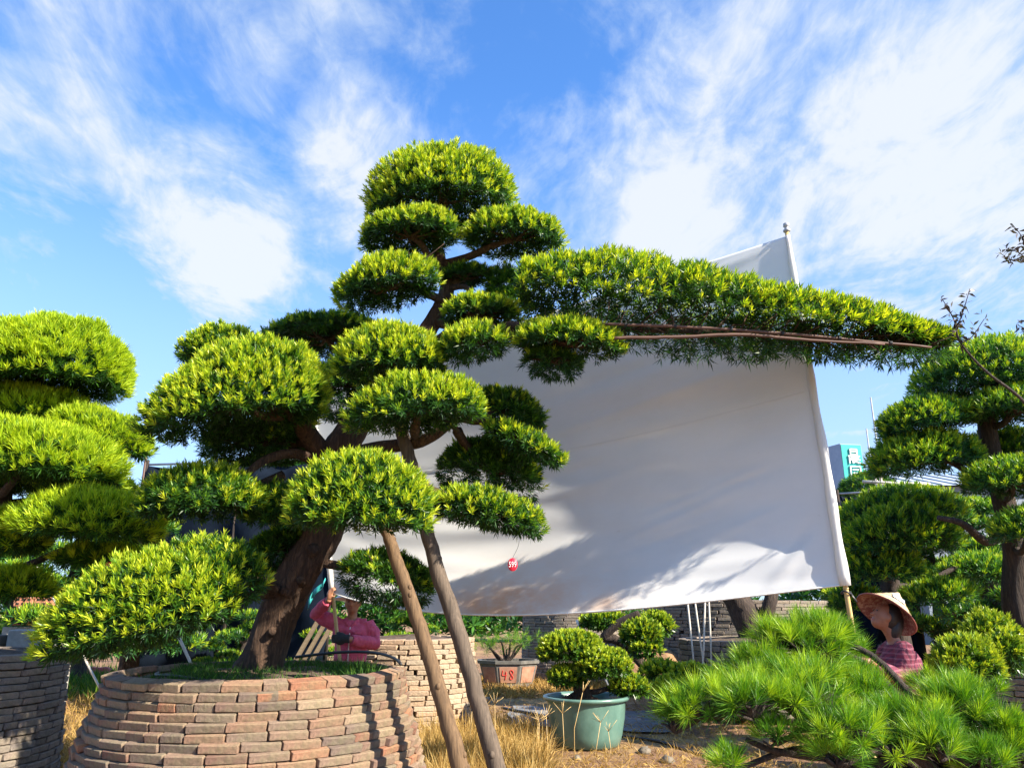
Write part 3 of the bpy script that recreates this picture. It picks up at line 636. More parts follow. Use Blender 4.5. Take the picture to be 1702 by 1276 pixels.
rod = bpy.data.objects['support_rod']
for x in (1040, 1122, 1215, 1300, 1395, 1480):
    y = np.interp(x, [1000, 1130, 1260, 1400, 1548], [538, 543, 551, 563, 577]); c = at(x, y, 5.30); up_ = c + np.array([.01, .12, .13])
    mb = MB()
    for q in range(3): mb.tube([c + np.array([.006 * (q - 1) + .002 * math.sin(a), math.cos(a) * .016, math.sin(a) * .016]) for a in np.linspace(0, 6.3, 12)], .0035, 4)
    mb.tube([c + np.array([0, .012, .01]), (c + up_) / 2 + np.array([.01, 0, -.01]), up_], .003, 4); mb.build('wire_tie', M_BLACK, rod, np.array(rod.location))

# ------------------------------------------------------------------ CLOTH BACKDROP AND ITS POLES
LB, LT = at(553, 985, 8.05), at(516, 640, 8.05)
RB, RT = at(1405, 973, 6.05), at(1309, 392, 6.05)
NU, NV = 190, 130
us, vs = np.linspace(0, 1, NU), np.linspace(0, 1, NV); U, Vv = np.meshgrid(us, vs, indexing='ij')
def cloth(U, Vv):
    P = (1 - U)[..., None] * ((1 - Vv)[..., None] * LB + Vv[..., None] * LT) + U[..., None] * ((1 - Vv)[..., None] * RB + Vv[..., None] * RT)
    nrm = unit(np.cross(RB - LB, UP)); 
    if nrm[1] > 0: nrm = -nrm
    sag = np.sin(np.pi * np.clip(U, 0, 1) ** .8)
    P[..., 2] -= sag * (.20 * (1 - Vv) ** 1.2 + .02)
    e = np.minimum(U, 1 - U); pin = np.clip(e / .08, 0, 1)
    bel = -.22 * np.sin(np.pi * U) * np.sin(np.pi * Vv ** .8) + .24 * np.sin(np.pi * U ** .9) * np.exp(-(Vv / .13) ** 2)
    w = np.zeros_like(U)
    def fold(u0, v0, u1, v1, amp, wid):
        du, dv = u1 - u0, v1 - v0; L2 = du * du + dv * dv * .45
        s = ((U - u0) * du + (Vv - v0) * dv * .45) / L2; dist = ((U - u0) * dv - (Vv - v0) * du) / math.sqrt(du * du + dv * dv)
        return amp * np.exp(-(dist / wid) ** 2) * np.exp(-((s - .5) / .42) ** 4)
    for f in [(.62, .20, .86, .30, .016, .012), (.60, .16, .84, .23, -.012, .012), (.66, .26, .93, .36, .014, .010), (.70, .30, .93, .33, -.012, .012), (.72, .14, .95, .24, .012, .012),
              (.40, .36, .75, .44, .012, .018), (.34, .40, .70, .49, -.012, .02), (.45, .58, .95, .66, .012, .016), (.40, .70, .95, .76, -.014, .022), (.5, .78, .98, .88, .012, .02), (.88, .02, .99, .16, .018, .013), (.90, .07, .995, .22, -.014, .011),
              (.93, .03, 1.0, .10, .014, .009), (.2, .3, .5, .28, .014, .03), (.2, .18, .6, .12, .012, .03), (.55, .09, .98, .10, .010, .02), (.82, .95, 1., .99, .012, .015)]:
        w += fold(*f) * .85
    w += .0025 * np.sin(U * 21 + Vv * 9 + np.sin(Vv * 7) * 1.5) + .004 * np.sin(Vv * 60 + U * 8 + 2 * np.sin(U * 9)) * np.exp(-((Vv - .3) / .35) ** 2)
    w += .010 * np.sin(Vv * 120) * np.exp(-Vv / .03) * .5 + .008 * np.sin((Vv - .53) * 70) * np.exp(-np.abs(Vv - .53) / .04)
    return P + nrm * (bel + w * pin)[..., None]
root = empty('white_cloth', (LB + RB) / 2, 'large white cloth stretched between two upright poles behind the leaning tree', 'cloth')
co = (LB + RB) / 2
Pm = cloth(U, Vv); F = np.array([(i * NV + j, (i + 1) * NV + j, (i + 1) * NV + j + 1, i * NV + j + 1) for i in range(NU - 1) for j in range(NV - 1)])
sheet = mesh_np('panel', Pm.reshape(-1, 3), F, M_CLOTH, root, None, True, co)
uvl = sheet.data.uv_layers.new(name='UVMap'); uvv = np.stack([U, Vv], 2).reshape(-1, 2)[F.ravel()]; uvl.data.foreach_set('uv', uvv.astype(np.float32).ravel())
md = sheet.modifiers.new('solid', 'SOLIDIFY'); md.thickness = .002
for v0 in (.53,):
    su = np.linspace(.004, .985, 170); sv = v0 + .004 * np.sin(su * 6)
    mb = MB(); pl = cloth(su, np.array(sv)); pl[:, 1] -= .004
    mb.tube(pl, .0022, 5).build('seam', M_CLOTH, root, co)
mb = MB(); pl = cloth(np.linspace(.002, .995, 150), np.full(150, .003)); pl[:, 1] -= .003; mb.tube(pl, .007, 6).build('hem', M_WHITE, root, co)
sl = [RB + (RT - RB) * k for k in np.linspace(0, 1, 40)]
def sl_r(k): return .040 - .018 * k + .004 * math.sin(k * 37) 
MB().tube([p + np.array([-.004 * math.sin(i * .4), -.006, 0]) for i, p in enumerate(sl)], [sl_r(k) for k in np.linspace(0, 1, 40)], 12, .05).build('sleeve', M_CLOTH, root, co)
sl = [LB + (LT - LB) * k for k in np.linspace(0, 1, 20)]; MB().tube(sl, .034, 10, .05).build('sleeve', M_CLOTH, root, co)
def upright(b0, t0, r, label, over):
    d = (t0 - b0) / np.linalg.norm(t0 - b0); tpt = t0 + d * over; k = (b0[2] + .03) / d[2]; bpt = b0 - d * k
    rt = empty('bamboo_pole', bpt, label, 'pole', 'poles holding up the white cloth')
    nseg = 14; pts = [bpt + (tpt - bpt) * i / nseg for i in range(nseg + 1)]
    MB().tube(pts, r, 12, .02).build('shaft', M_BAMBOO, rt, bpt)
    for i in range(1, nseg):
        MB().tube([pts[i] - d * .006, pts[i] + d * .006], r * 1.12, 12).build('node_ring', M_BAMBOO, rt, bpt)
    if over > .04: MB().lathe([(.012, 0), (.03, .01), (.032, .025), (.018, .035), (.018, .05), (.028, .06), (.026, .085), (.004, .1)], 12, tpt - d * .02).build('finial', M_STEEL, rt, bpt)
    return rt
upright(RB, RT, .0185, 'bamboo pole in the cloth sleeve beside the woman in the conical hat', .05)
upright(LB, LT, .018, 'bamboo pole gripped by the woman in the pink shirt', .03)
# black tie at the cloth's lower right corner
single('black_tie', MB().tube([RB + np.array([math.cos(a) * .034, math.sin(a) * .034, .01 * math.sin(a * 2) - .05]) for a in np.linspace(0, 6.6, 20)] + [RB + np.array([.06, -.03, -.12])], .007, 6), M_BLACK, 'black cord tied round the pole at the lower right cloth corner', 'tie')

# ------------------------------------------------------------------ HANGING TAGS
def num_tag(px, py, Y, topy, label, txt):
    c = at(px, py, Y); rt = empty('number_tag', c, label, 'tag')
    mb = MB(); mb.lathe([(.001, .003), (.036, .003), (.0385, 0), (.036, -.003), (.001, -.003)], 28, c, Matrix.Rotation(R(90), 3, 'X'))
    mb.v = [(c[0] + (v[0] - c[0]) * .92, v[1], c[2] + (v[2] - c[2]) * 1.2) for v in mb.v]; mb.build('disc', M_TAGRED, rt, c)
    a = c + np.array([0, 0, .045]); e = at(px + 4, topy, Y + .05); pts = spline([a, a + (e - a) * .4 + np.array([.035, 0, 0]), a + (e - a) * .75 + np.array([.03, 0, 0]), e], 6)
    MB().tube(pts, .0016, 5).build('string', M_BLACK, rt, c)
    if txt: 
        tm = text_mesh('number', txt, .044, M_WHITE, rt, (0, -.0055, 0), (R(90), 0, 0)); tm.scale = (.78, 1.25, 1)
    return rt
num_tag(852, 938, 5.6, 875, 'red oval tag numbered 599 hanging in front of the white cloth', '599')
num_tag(181, 943, 6.3, 900, 'small red round tag hanging in the left tree', None)

# ------------------------------------------------------------------ LEFT TREE
LBASE = np.array([-4.95, 7.05, 1.05])
ltrunk = [(-5.0, 7.05, 1.0, .2), (-4.9, 7.05, 1.6, .16), tr4(-20, 900, 7.0, .14), tr4(0, 780, 6.95, .12), tr4(45, 680, 6.9, .1), tr4(62, 620, 6.9, .07), tr4(75, 575, 6.85, .03)]
lp = [
 (-70, 640, 214, 636, 520, 6.6, dict(under=.16, skew=.05)),
 (-120, 700, 150, 698, 632, 6.7, dict(ry=.6)), (85, 700, 248, 758, 672, 6.6, dict(ry=.7, under=-.05)),
 (-110, 775, 203, 800, 690, 6.2, dict(under=.12, ry=.7)),
 (-60, 815, 75, 812, 778, 6.9, dict()), (22, 880, 266, 892, 800, 6.1, dict(ry=.7, under=.05)),
 (-60, 900, 78, 908, 832, 6.3, dict(ry=.7, under=-.1)), (95, 935, 242, 936, 893, 6.6, dict(young=.4)),
 (-40, 985, 82, 990, 930, 6.6, dict()), (60, 830, 235, 850, 770, 7.4, dict(young=.5, ry=.7)),
]
make_tree('cloud_pruned_tree', 'bright yellow-green cloud-pruned tree at the left edge of the picture', 'tree', LBASE, ltrunk, lp, M_LEAF_L, M_BARK_D, defaults=dict(young=.8, ls=.95, k=13, W=.008, L=.085, dens=1.15))

# ------------------------------------------------------------------ RIGHT TREES
RBASE = np.array([5.75, 8.75, .9])
rtrunk = [(5.72, 8.75, .85, .2), tr4(1694, 1020, 8.75, .15), tr4(1690, 930, 8.7, .13), tr4(1672, 850, 8.6, .115), tr4(1652, 770, 8.5, .11), tr4(1640, 700, 8.45, .09), tr4(1650, 640, 8.4, .05), tr4(1660, 600, 8.35, .03)]
rp = [
 (1526, 648, 1790, 650, 558, 8.35, dict(under=.12)), (1603, 690, 1800, 690, 634, 8.0, dict()), (1463, 722, 1618, 700, 653, 8.3, dict(under=.1, attach=(1650, 770, 8.5))),
 (1600, 762, 1780, 770, 705, 8.8, dict(young=.3)), (1445, 786, 1632, 768, 708, 8.4, dict(attach=(1655, 790, 8.5))),
 (1602, 812, 1790, 815, 752, 7.9, dict()), (1650, 895, 1800, 890, 832, 7.7, dict()), 
]
make_tree('cloud_pruned_tree', 'dark-trunked cloud-pruned tree with layered pads at the right edge', 'tree', RBASE, rtrunk, rp, M_LEAF_R, M_BARK_D, defaults=dict(young=.6, ls=1.1, k=10, dens=1.0), limb_r=.06,
          extra_limbs=[([at(1675, 880, 8.65), at(1640, 900, 8.3), at(1600, 870, 8.1), at(1560, 860, 8.0)], .06, .025), ([at(1658, 790, 8.5), at(1610, 770, 8.4), at(1590, 735, 8.3)], .05, .025)])
B2 = ground(1478, 1100); B2[0], B2[1], B2[2] = 4.9, 10.2, -.03
make_tree('cloud_pruned_tree', 'broad low cloud-pruned tree behind the conical hat, right of the cloth', 'tree', B2, [(4.9, 10.2, -.1, .15), (4.9, 10.2, .8, .13), tr4(1480, 960, 10.1, .1), tr4(1490, 880, 10, .06), tr4(1490, 850, 10, .03)],
          [(1396, 880, 1606, 862, 800, 9.9, dict(under=.1, young=.5)), (1408, 915, 1592, 905, 832, 9.3, dict(under=.1, young=.5)), (1398, 968, 1532, 950, 892, 9.4, dict(young=.6, attach=(1482, 960, 10.1))), (1498, 1010, 1622, 990, 952, 9.0, dict(young=.6, attach=(1482, 985, 10.1))), (1380, 1015, 1470, 1008, 962, 9.8, dict(young=.4)), (1560, 960, 1700, 965, 915, 10.6, dict(young=.3))],
          M_LEAF_R, M_BARK_D, defaults=dict(ls=1.3, k=9))
B3 = np.array([4.35, 7.6, -.03])
make_tree('clipped_shrub', 'rounded clipped shrub in front of the right grey brick planter', 'shrub', B3, [(4.4, 7.6, -.06, .05), (4.42, 7.6, .5, .045), (4.5, 7.6, 1.0, .03)],
          [(1550, 1118, 1664, 1122, 1046, 7.3, dict(under=-.3)), (1596, 1090, 1702, 1100, 1006, 7.7, dict(under=-.2)), (1640, 1085, 1704, 1095, 1040, 7.4, dict(under=-.2))], M_LEAF_B, M_BARK_D, defaults=dict(young=.75, ls=1.0, W=.014, L=.06))

# ------------------------------------------------------------------ small shrubs and potted trees under the cloth
G1 = ground(976, 1238)
pot = empty('plant_pot', G1, 'round green glazed pot holding a small clipped tree', 'pot')
prof = [(.02, .0), (.34, .0), (.37, .02), (.40, .12), (.435, .30), (.45, .45), (.455, .48)]
MB().lathe(prof, 44).build('body', M_POTGREEN, pot)
MB().lathe([(.45, .475), (.485, .485), (.50, .505), (.495, .525), (.47, .53), (.45, .52), (.435, .49), (.425, .40)], 44).build('rim', M_POTGREEN, pot)
s = MB().lathe([(.43, .44), (.3, .46), (.1, .48), (.01, .485)], 30).build('soil', M_SOIL, pot)
YP = G1[1]
tb = np.array([G1[0] - .08, YP, .46])
make_tree('potted_tree', 'small clipped tree with rounded leaves growing in the green pot', 'tree', tb, [(tb[0], YP, .42, .14), tr4(968, 1150, YP, .105), tr4(962, 1125, YP, .075), tr4(968, 1100, YP, .06), tr4(965, 1070, YP, .03)],
          [(893, 1090, 1004, 1082, 1042, YP, dict(under=-.1)), (956, 1114, 1050, 1112, 1070, YP - .2, dict(under=-.2)), (910, 1130, 976, 1128, 1098, YP - .1, dict(under=-.3, young=.5)), (1012, 1146, 1082, 1148, 1114, YP, dict(under=-.2))],
          M_LEAF_B, M_BARK_D, defaults=dict(young=.7, ls=.9, k=9, W=.021, L=.058), n=12, ridge=.08)
mb = MB()
for a in np.linspace(.2, 5.9, 6): mb.tube([(tb[0] + .05 * math.cos(a), YP + .05 * math.sin(a), .54), (tb[0] + .17 * math.cos(a), YP + .17 * math.sin(a), .485), (tb[0] + .3 * math.cos(a + .2), YP + .3 * math.sin(a + .2), .455)], [.035, .028, .012], 7)
mb.build('roots', M_BARK, bpy.data.objects['potted_tree'], tb)
# hexagonal pot 48
G2 = ground(845, 1140); hx = empty('planter_box', G2, 'hexagonal planter with terracotta panels marked 48 in red', 'pot')
def hexring(r0, z0, r1, z1, sx=1.0, sy=.72):
    V = [];
    for r, z in ((r0, z0), (r1, z1)):
        for j in range(8):
            a = R(22.5 + 45 * j); V.append((math.cos(a) * r * sx, math.sin(a) * r * sy, z))
    return V
HW = .62
mb = MB(); V = hexring(HW * .82, .05, HW, .44); mb.add(V, [(j, (j + 1) % 8, 8 + (j + 1) % 8, 8 + j) for j in range(8)]); mb.build('body', M_HEXFRAME, hx)
mb = MB(); V = hexring(HW * .86, 0, HW * .86, .07); mb.add(V, [(j, (j + 1) % 8, 8 + (j + 1) % 8, 8 + j) for j in range(8)] + [tuple(range(8, 16))]); mb.build('foot', M_HEXFRAME, hx)
mb = MB(); V = hexring(HW * 1.06, .44, HW * 1.08, .50) + hexring(HW * .92, .50, HW * .92, .42); mb.add(V, [(k * 8 + j, k * 8 + (j + 1) % 8, k * 8 + 8 + (j + 1) % 8, k * 8 + 8 + j) for k in range(3) for j in range(8)]); mb.build('rim', M_HEXFRAME, hx)
mb = MB(); V = hexring(HW * .95, .44, HW * .95, .445); mb.add(V, [tuple(range(8, 16))]); mb.build('soil', M_SOIL, hx)
Vb_ = hexring(HW * .82, .05, HW, .44)
for j in range(4, 8):
    a0, a1, b1, b0 = [Vector(Vb_[i]) for i in (j, (j + 1) % 8, 8 + (j + 1) % 8, 8 + j)]
    def bl(u, v): return (a0.lerp(a1, u)).lerp(b0.lerp(b1, u), v)
    nrm = (a1 - a0).cross(b0 - a0).normalized(); q = [bl(.12, .12), bl(.88, .12), bl(.88, .86), bl(.12, .86)]
    mb = MB(); mb.add([p - nrm * .004 for p in q] + [p + nrm * .012 for p in q], [(4, 5, 6, 7), (0, 1, 5, 4), (1, 2, 6, 5), (2, 3, 7, 6), (3, 0, 4, 7)]); pn = mb.build('panel', M_PANEL, hx)
    if j == 5:
        ctr = bl(.5, .5) + nrm * .0135; ex = (a1 - a0).normalized(); ez = (b0 - a0); ez = (ez - ex * ez.dot(ex)).normalized()
        for st_ in ([(-.105, .085), (-.12, .01), (-.10, -.012), (-.03, .0)], [(-.045, .06), (-.05, -.02), (-.062, -.09)], [(.085, .075), (.06, .09), (.03, .065), (.05, .02), (.085, -.03), (.08, -.075), (.05, -.085), (.035, -.05), (.06, 0), (.095, .04), (.085, .08)]):
            MB().tube([ctr + ex * p[0] + ez * p[1] for p in spline([(*q, 0) for q in st_], 5)], .0085, 6).build('number_stroke', M_PAINTRED, pn)
def pine_tufts(P, A, n, L, W, age, spread=1.15):
    return leaf_cloud(P, A, age, n, L, W, .12, spread, L * .25, .08, .12)
def small_pine(label, base, h, blobs, L=.16):
    rt = empty('small_pine', base, label, 'pine'); mb = MB()
    tops = [];
    for (dx, dy, dz) in blobs: branch_tube(mb, base, base + np.array([dx, dy, dz]), .035, .01, .2, 7)
    mb.build('trunk', M_BARK_D, rt, base); prt = []
    for (dx, dy, dz) in blobs:
        c = base + np.array([dx, dy, dz]); P = c + rng.normal(0, 1, (16, 3)) * np.array([.13, .12, .06]); prt.append(pine_tufts(P, (P - c) * 2 + np.array([0, 0, .35]), 26, L, .005, rng.uniform(.2, .8, 16), 1.4))
    V, F, a = cat_parts(prt); mesh_np('needles', V, F, M_NEEDLE, rt, a, False, base); return rt
b48 = G2 + np.array([0, 0, .44])
small_pine('wispy dark pines growing in the planter marked 48', b48 + np.array([-.05, 0, 0]), .5, [(-.35, 0, .28), (-.12, .05, .42), (.12, -.05, .46), (.3, 0, .34), (-.5, .1, .38), (.02, .1, .25), (.52, .05, .42)])
# mound, shrubs, back plants
def mound(label, c, rx, ry, h, mat=None, name='dirt_mound'):
    n = 26; V, F = [], []
    for i in range(n + 1):
        for j in range(n + 1):
            x, y = -1 + 2 * i / n, -1 + 2 * j / n; r = math.hypot(x, y)
            z = h * max(0, 1 - r) ** .8 * (1 + .25 * math.sin(x * 7 + 2) * math.sin(y * 6)) + .03 * math.sin(x * 19) * math.sin(y * 17) * max(0, 1 - r) - .06
            V.append((c[0] + x * rx, c[1] + y * ry, c[2] + z))
    F = [(i * (n + 1) + j, (i + 1) * (n + 1) + j, (i + 1) * (n + 1) + j + 1, i * (n + 1) + j + 1) for i in range(n) for j in range(n)]
    return single(name, MB().add(V, F, True), mat or M_DIRT, label, 'mound', (c[0], c[1], 0))
mound('small pointed mound of orange earth right of the potted tree', (2.55, 14.6, 0), .9, .8, 1.0)
mound('wide mound of orange earth behind the leaning trunk', (-5.3, 15.5, 0), 2.6, 1.6, 1.35)
mound('low heap of orange earth behind the left brick planter', (-8.6, 12.5, 0), 2.0, 1.5, .75)
B4 = np.array([2.1, 11.6, -.03])
make_tree('clipped_shrub', 'spreading clipped shrub of pale leaves right of the green pot', 'shrub', B4, [(2.2, 11.2, -.08, .06), (2.25, 11.2, .3, .05), (2.3, 11.2, .55, .03)],
          [(1066, 1122, 1130, 1118, 1090, 11.0, dict(under=-.3)), (1108, 1130, 1185, 1132, 1096, 10.8, dict(under=-.3)), (1085, 1148, 1165, 1150, 1115, 10.6, dict(under=-.3)), (1150, 1138, 1215, 1140, 1108, 10.6, dict(under=-.3))], M_LEAF_B, M_BARK_D, defaults=dict(young=.8, ls=1.25, k=9, W=.022, L=.06))
B5 = np.array([2.6, 12.6, -.03])
make_tree('bent_tree', 'bent leaning tree with round leafy clumps under the cloth', 'tree', B5, [(2.7, 12.6, -.08, .09), tr4(1050, 1085, 12.6, .07), tr4(1022, 1062, 12.5, .07), tr4(1005, 1058, 12.5, .07), tr4(1030, 1035, 12.4, .06), tr4(1062, 1018, 12.3, .05)],
          [(1034, 1058, 1100, 1056, 1022, 12.0, dict(under=-.5)), (1060, 1042, 1120, 1044, 1010, 12.5, dict(under=-.5)), (1048, 1082, 1100, 1080, 1048, 11.9, dict(under=-.4)), (960, 1035, 1050, 1035, 1010, 12.8, dict(under=-.3, young=.4))], M_LEAF_B, M_BARK_D, defaults=dict(young=.75, ls=1.3, k=9, W=.022, L=.06), n=12)
blk = empty('slatted_pot', (2.35, 12.3, 0), 'black slatted plastic pot behind the pale shrub', 'pot')
MB().lathe([(.2, -.03), (.24, .5), (.22, .5), (.18, .02)], 24).build('body', M_BLACK, blk)
for j in range(18):
    a = 6.283 * j / 18; MB().box((math.cos(a) * .238, math.sin(a) * .238, .25), (.02, .03, .5), Matrix.Rotation(a, 3, 'Z')).build('slat', M_BLACK, blk)
# thick dark trunk in the planter under the cloth, whose crown the cloth hides
B6 = np.array([3.85, 12.5, 1.0])
make_tree('thick_trunked_tree', 'thick dark-trunked tree in the grey planter, its crown hidden by the cloth', 'tree', B6, [(3.9, 12.5, .95, .28), tr4(1252, 1045, 12.5, .25), tr4(1228, 1005, 12.5, .2), tr4(1208, 960, 12.5, .16), (3.4, 12.6, 2.9, .08)],
          [(1110, 890, 1300, 890, 830, 12.5, dict()), (1120, 820, 1280, 820, 770, 12.5, dict())], M_LEAF_R, M_BARK_D, defaults=dict(ls=1.6, k=7, young=.3), extra_limbs=[([at(1262, 1052, 12.5), at(1275, 1020, 12.4), at(1284, 985, 12.4), at(1290, 940, 12.5)], .13, .08)])

# ------------------------------------------------------------------ FOREGROUND PINE
PB = np.array([2.55, 4.2, -.03])
pine = empty('pine_bush', PB, 'low spreading bright green pine with long needles at the lower right corner', 'pine')
blobs = [(1340, 1075, 115, 62, 4.5), (1255, 1110, 60, 45, 4.4), (1405, 1092, 48, 46, 4.6), (1165, 1170, 75, 42, 4.0), (1250, 1170, 80, 45, 3.9), (1120, 1195, 38, 26, 4.0), (1335, 1165, 95, 55, 4.0), (1430, 1160, 80, 48, 4.3),
         (1555, 1140, 45, 30, 4.5), (1400, 1215, 80, 40, 3.8), (1500, 1205, 95, 48, 4.0), (1600, 1180, 80, 60, 4.2), (1660, 1215, 60, 55, 4.1), (1560, 1235, 70, 40, 3.8), (1690, 1255, 40, 40, 4.0), (1215, 1262, 26, 18, 3.9), (1290, 1215, 45, 25, 3.9), (1345, 1035, 50, 26, 4.6), (1640, 1150, 40, 30, 4.4), (1480, 1240, 50, 26, 3.8), (1320, 1130, 100, 42, 4.2), (1415, 1125, 55, 36, 4.4), (1235, 1145, 60, 36, 4.15), (1590, 1155, 60, 30, 4.3), (1370, 1050, 55, 36, 4.5), (1290, 1060, 45, 34, 4.5), (1640, 1260, 60, 36, 3.9), (1390, 1255, 50, 24, 3.75)]
prt = []; mb = MB(); hub = np.array([2.45, 4.15, .62])
for (x, y, rx, ry, Y) in blobs:
    y += 12; rx *= .95; ry *= .9
    c = at(x, y, Y); mm = Y / FPX * .98; n = max(9, int(rx * ry / 76))
    q = unit(rng.normal(0, 1, (n, 3))); q[:, 2] = np.where(q[:, 2] < -.3, -q[:, 2], q[:, 2]); rad = rng.uniform(.45, .9, (n, 1))
    P = c + q * rad * np.array([rx * mm, rx * mm * .8, ry * mm]) * .82
    prt.append(pine_tufts(P, q * .8 + np.array([0, 0, .75]) + rng.normal(0, .3, (n, 3)), 70, .112, .0028, np.clip(.26 + .5 * (rad[:, 0] - .45) / .45 + rng.uniform(-.2, .35, n), 0, 1), 1.1))  # needles coloured darker inwards, standing in for shade inside the clumps
    s = hub + (c - hub) * .1; ps = branch_tube(mb, hub + rng.normal(0, .02, 3), c - np.array([0, 0, ry * mm * .35]), .028, .012, .18, 8)
    for p in P[::1]: mb.tube([c - np.array([0, 0, ry * mm * .3]), (c + p) / 2 + rng.normal(0, .01, 3), p], [.009, .007, .005], 5)
for i in range(9):
    p0 = hub; mb
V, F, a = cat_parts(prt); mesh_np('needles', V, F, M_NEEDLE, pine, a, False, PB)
mb.build('branches', M_BARK_D, pine, PB)
tk = spline([(*PB + np.array([0, 0, -.05]), .11), (2.62, 4.2, .25, .09), (2.5, 4.15, .5, .075), (2.45, 4.15, .63, .06)], 6)
MB().tube([p[:3] for p in tk], [p[3] for p in tk], 12, .08, True, .06).build('trunk', M_BARK_D, pine, PB)
mb = MB()
for pts_, r0 in [([(1240, 1228), (1280, 1245), (1330, 1254), (1400, 1262), (1480, 1285)], .022), ([(1320, 1222), (1370, 1240), (1420, 1258), (1480, 1290)], .018), ([(1390, 1235), (1400, 1262), (1440, 1285)], .02), ([(1500, 1215), (1490, 1245), (1470, 1285)], .024)]:
    pp = spline([at(x, y, 3.95) for x, y in pts_] + [hub], 6); mb.tube(pp, [r0 * (.5 + .8 * i / len(pp)) for i in range(len(pp))], 8, .15)
mb.build('limb', M_BARK_D, pine, PB)

# ------------------------------------------------------------------ PEOPLE
def remesh(o, vox, sm=4):
    md = o.modifiers.new('remesh', 'REMESH'); md.mode = 'VOXEL'; md.voxel_size = vox; md.use_smooth_shade = True
    md = o.modifiers.new('smooth', 'SMOOTH'); md.iterations = sm; md.factor = .5
FOLDS = bpy.data.textures.new('cloth_folds', 'CLOUDS'); FOLDS.noise_scale = .07; FOLDS.noise_depth = 2
def folds(o, st):
    md = o.modifiers.new('folds', 'DISPLACE'); md.texture = FOLDS; md.strength = st; md.mid_level = .5; md.texture_coords = 'LOCAL'
def hand(mb, wrist, palm, d, side, up, r=.0088, curl=1.0):
    """palm box-ish ellipsoid and five bent fingers; d: finger direction, side: across knuckles, up: back of hand"""
    d, side, up = [Vector(v).normalized() for v in (d, side, up)]; p = Vector(palm)
    mb.tube([Vector(wrist), p], [.026, .03], 8)
    mb.ell(p, (.042, .042, .022), Matrix((side, d, up)).transposed())
    for i, (o_, l) in enumerate(((-.03, .06), (-.01, .07), (.01, .066), (.03, .052))):
        a = p + side * o_ + d * .035; b_ = a + d * l * .45 - up * .004 * curl; c_ = b_ + (d * .35 - up * .8 * curl).normalized() * l * .4; e = c_ + (-d * .6 * curl - up * .5).normalized() * l * .3
        mb.tube([a - d * .02, a, b_, c_, e], [r, r, r * .95, r * .85, r * .7], 7)
    a = p - side * .036 - d * .01; mb.tube([a, a - side * .02 + d * .02 - up * .012, a - side * .014 + d * .045 - up * .03], [r * 1.15, r * 1.05, r * .85], 7)
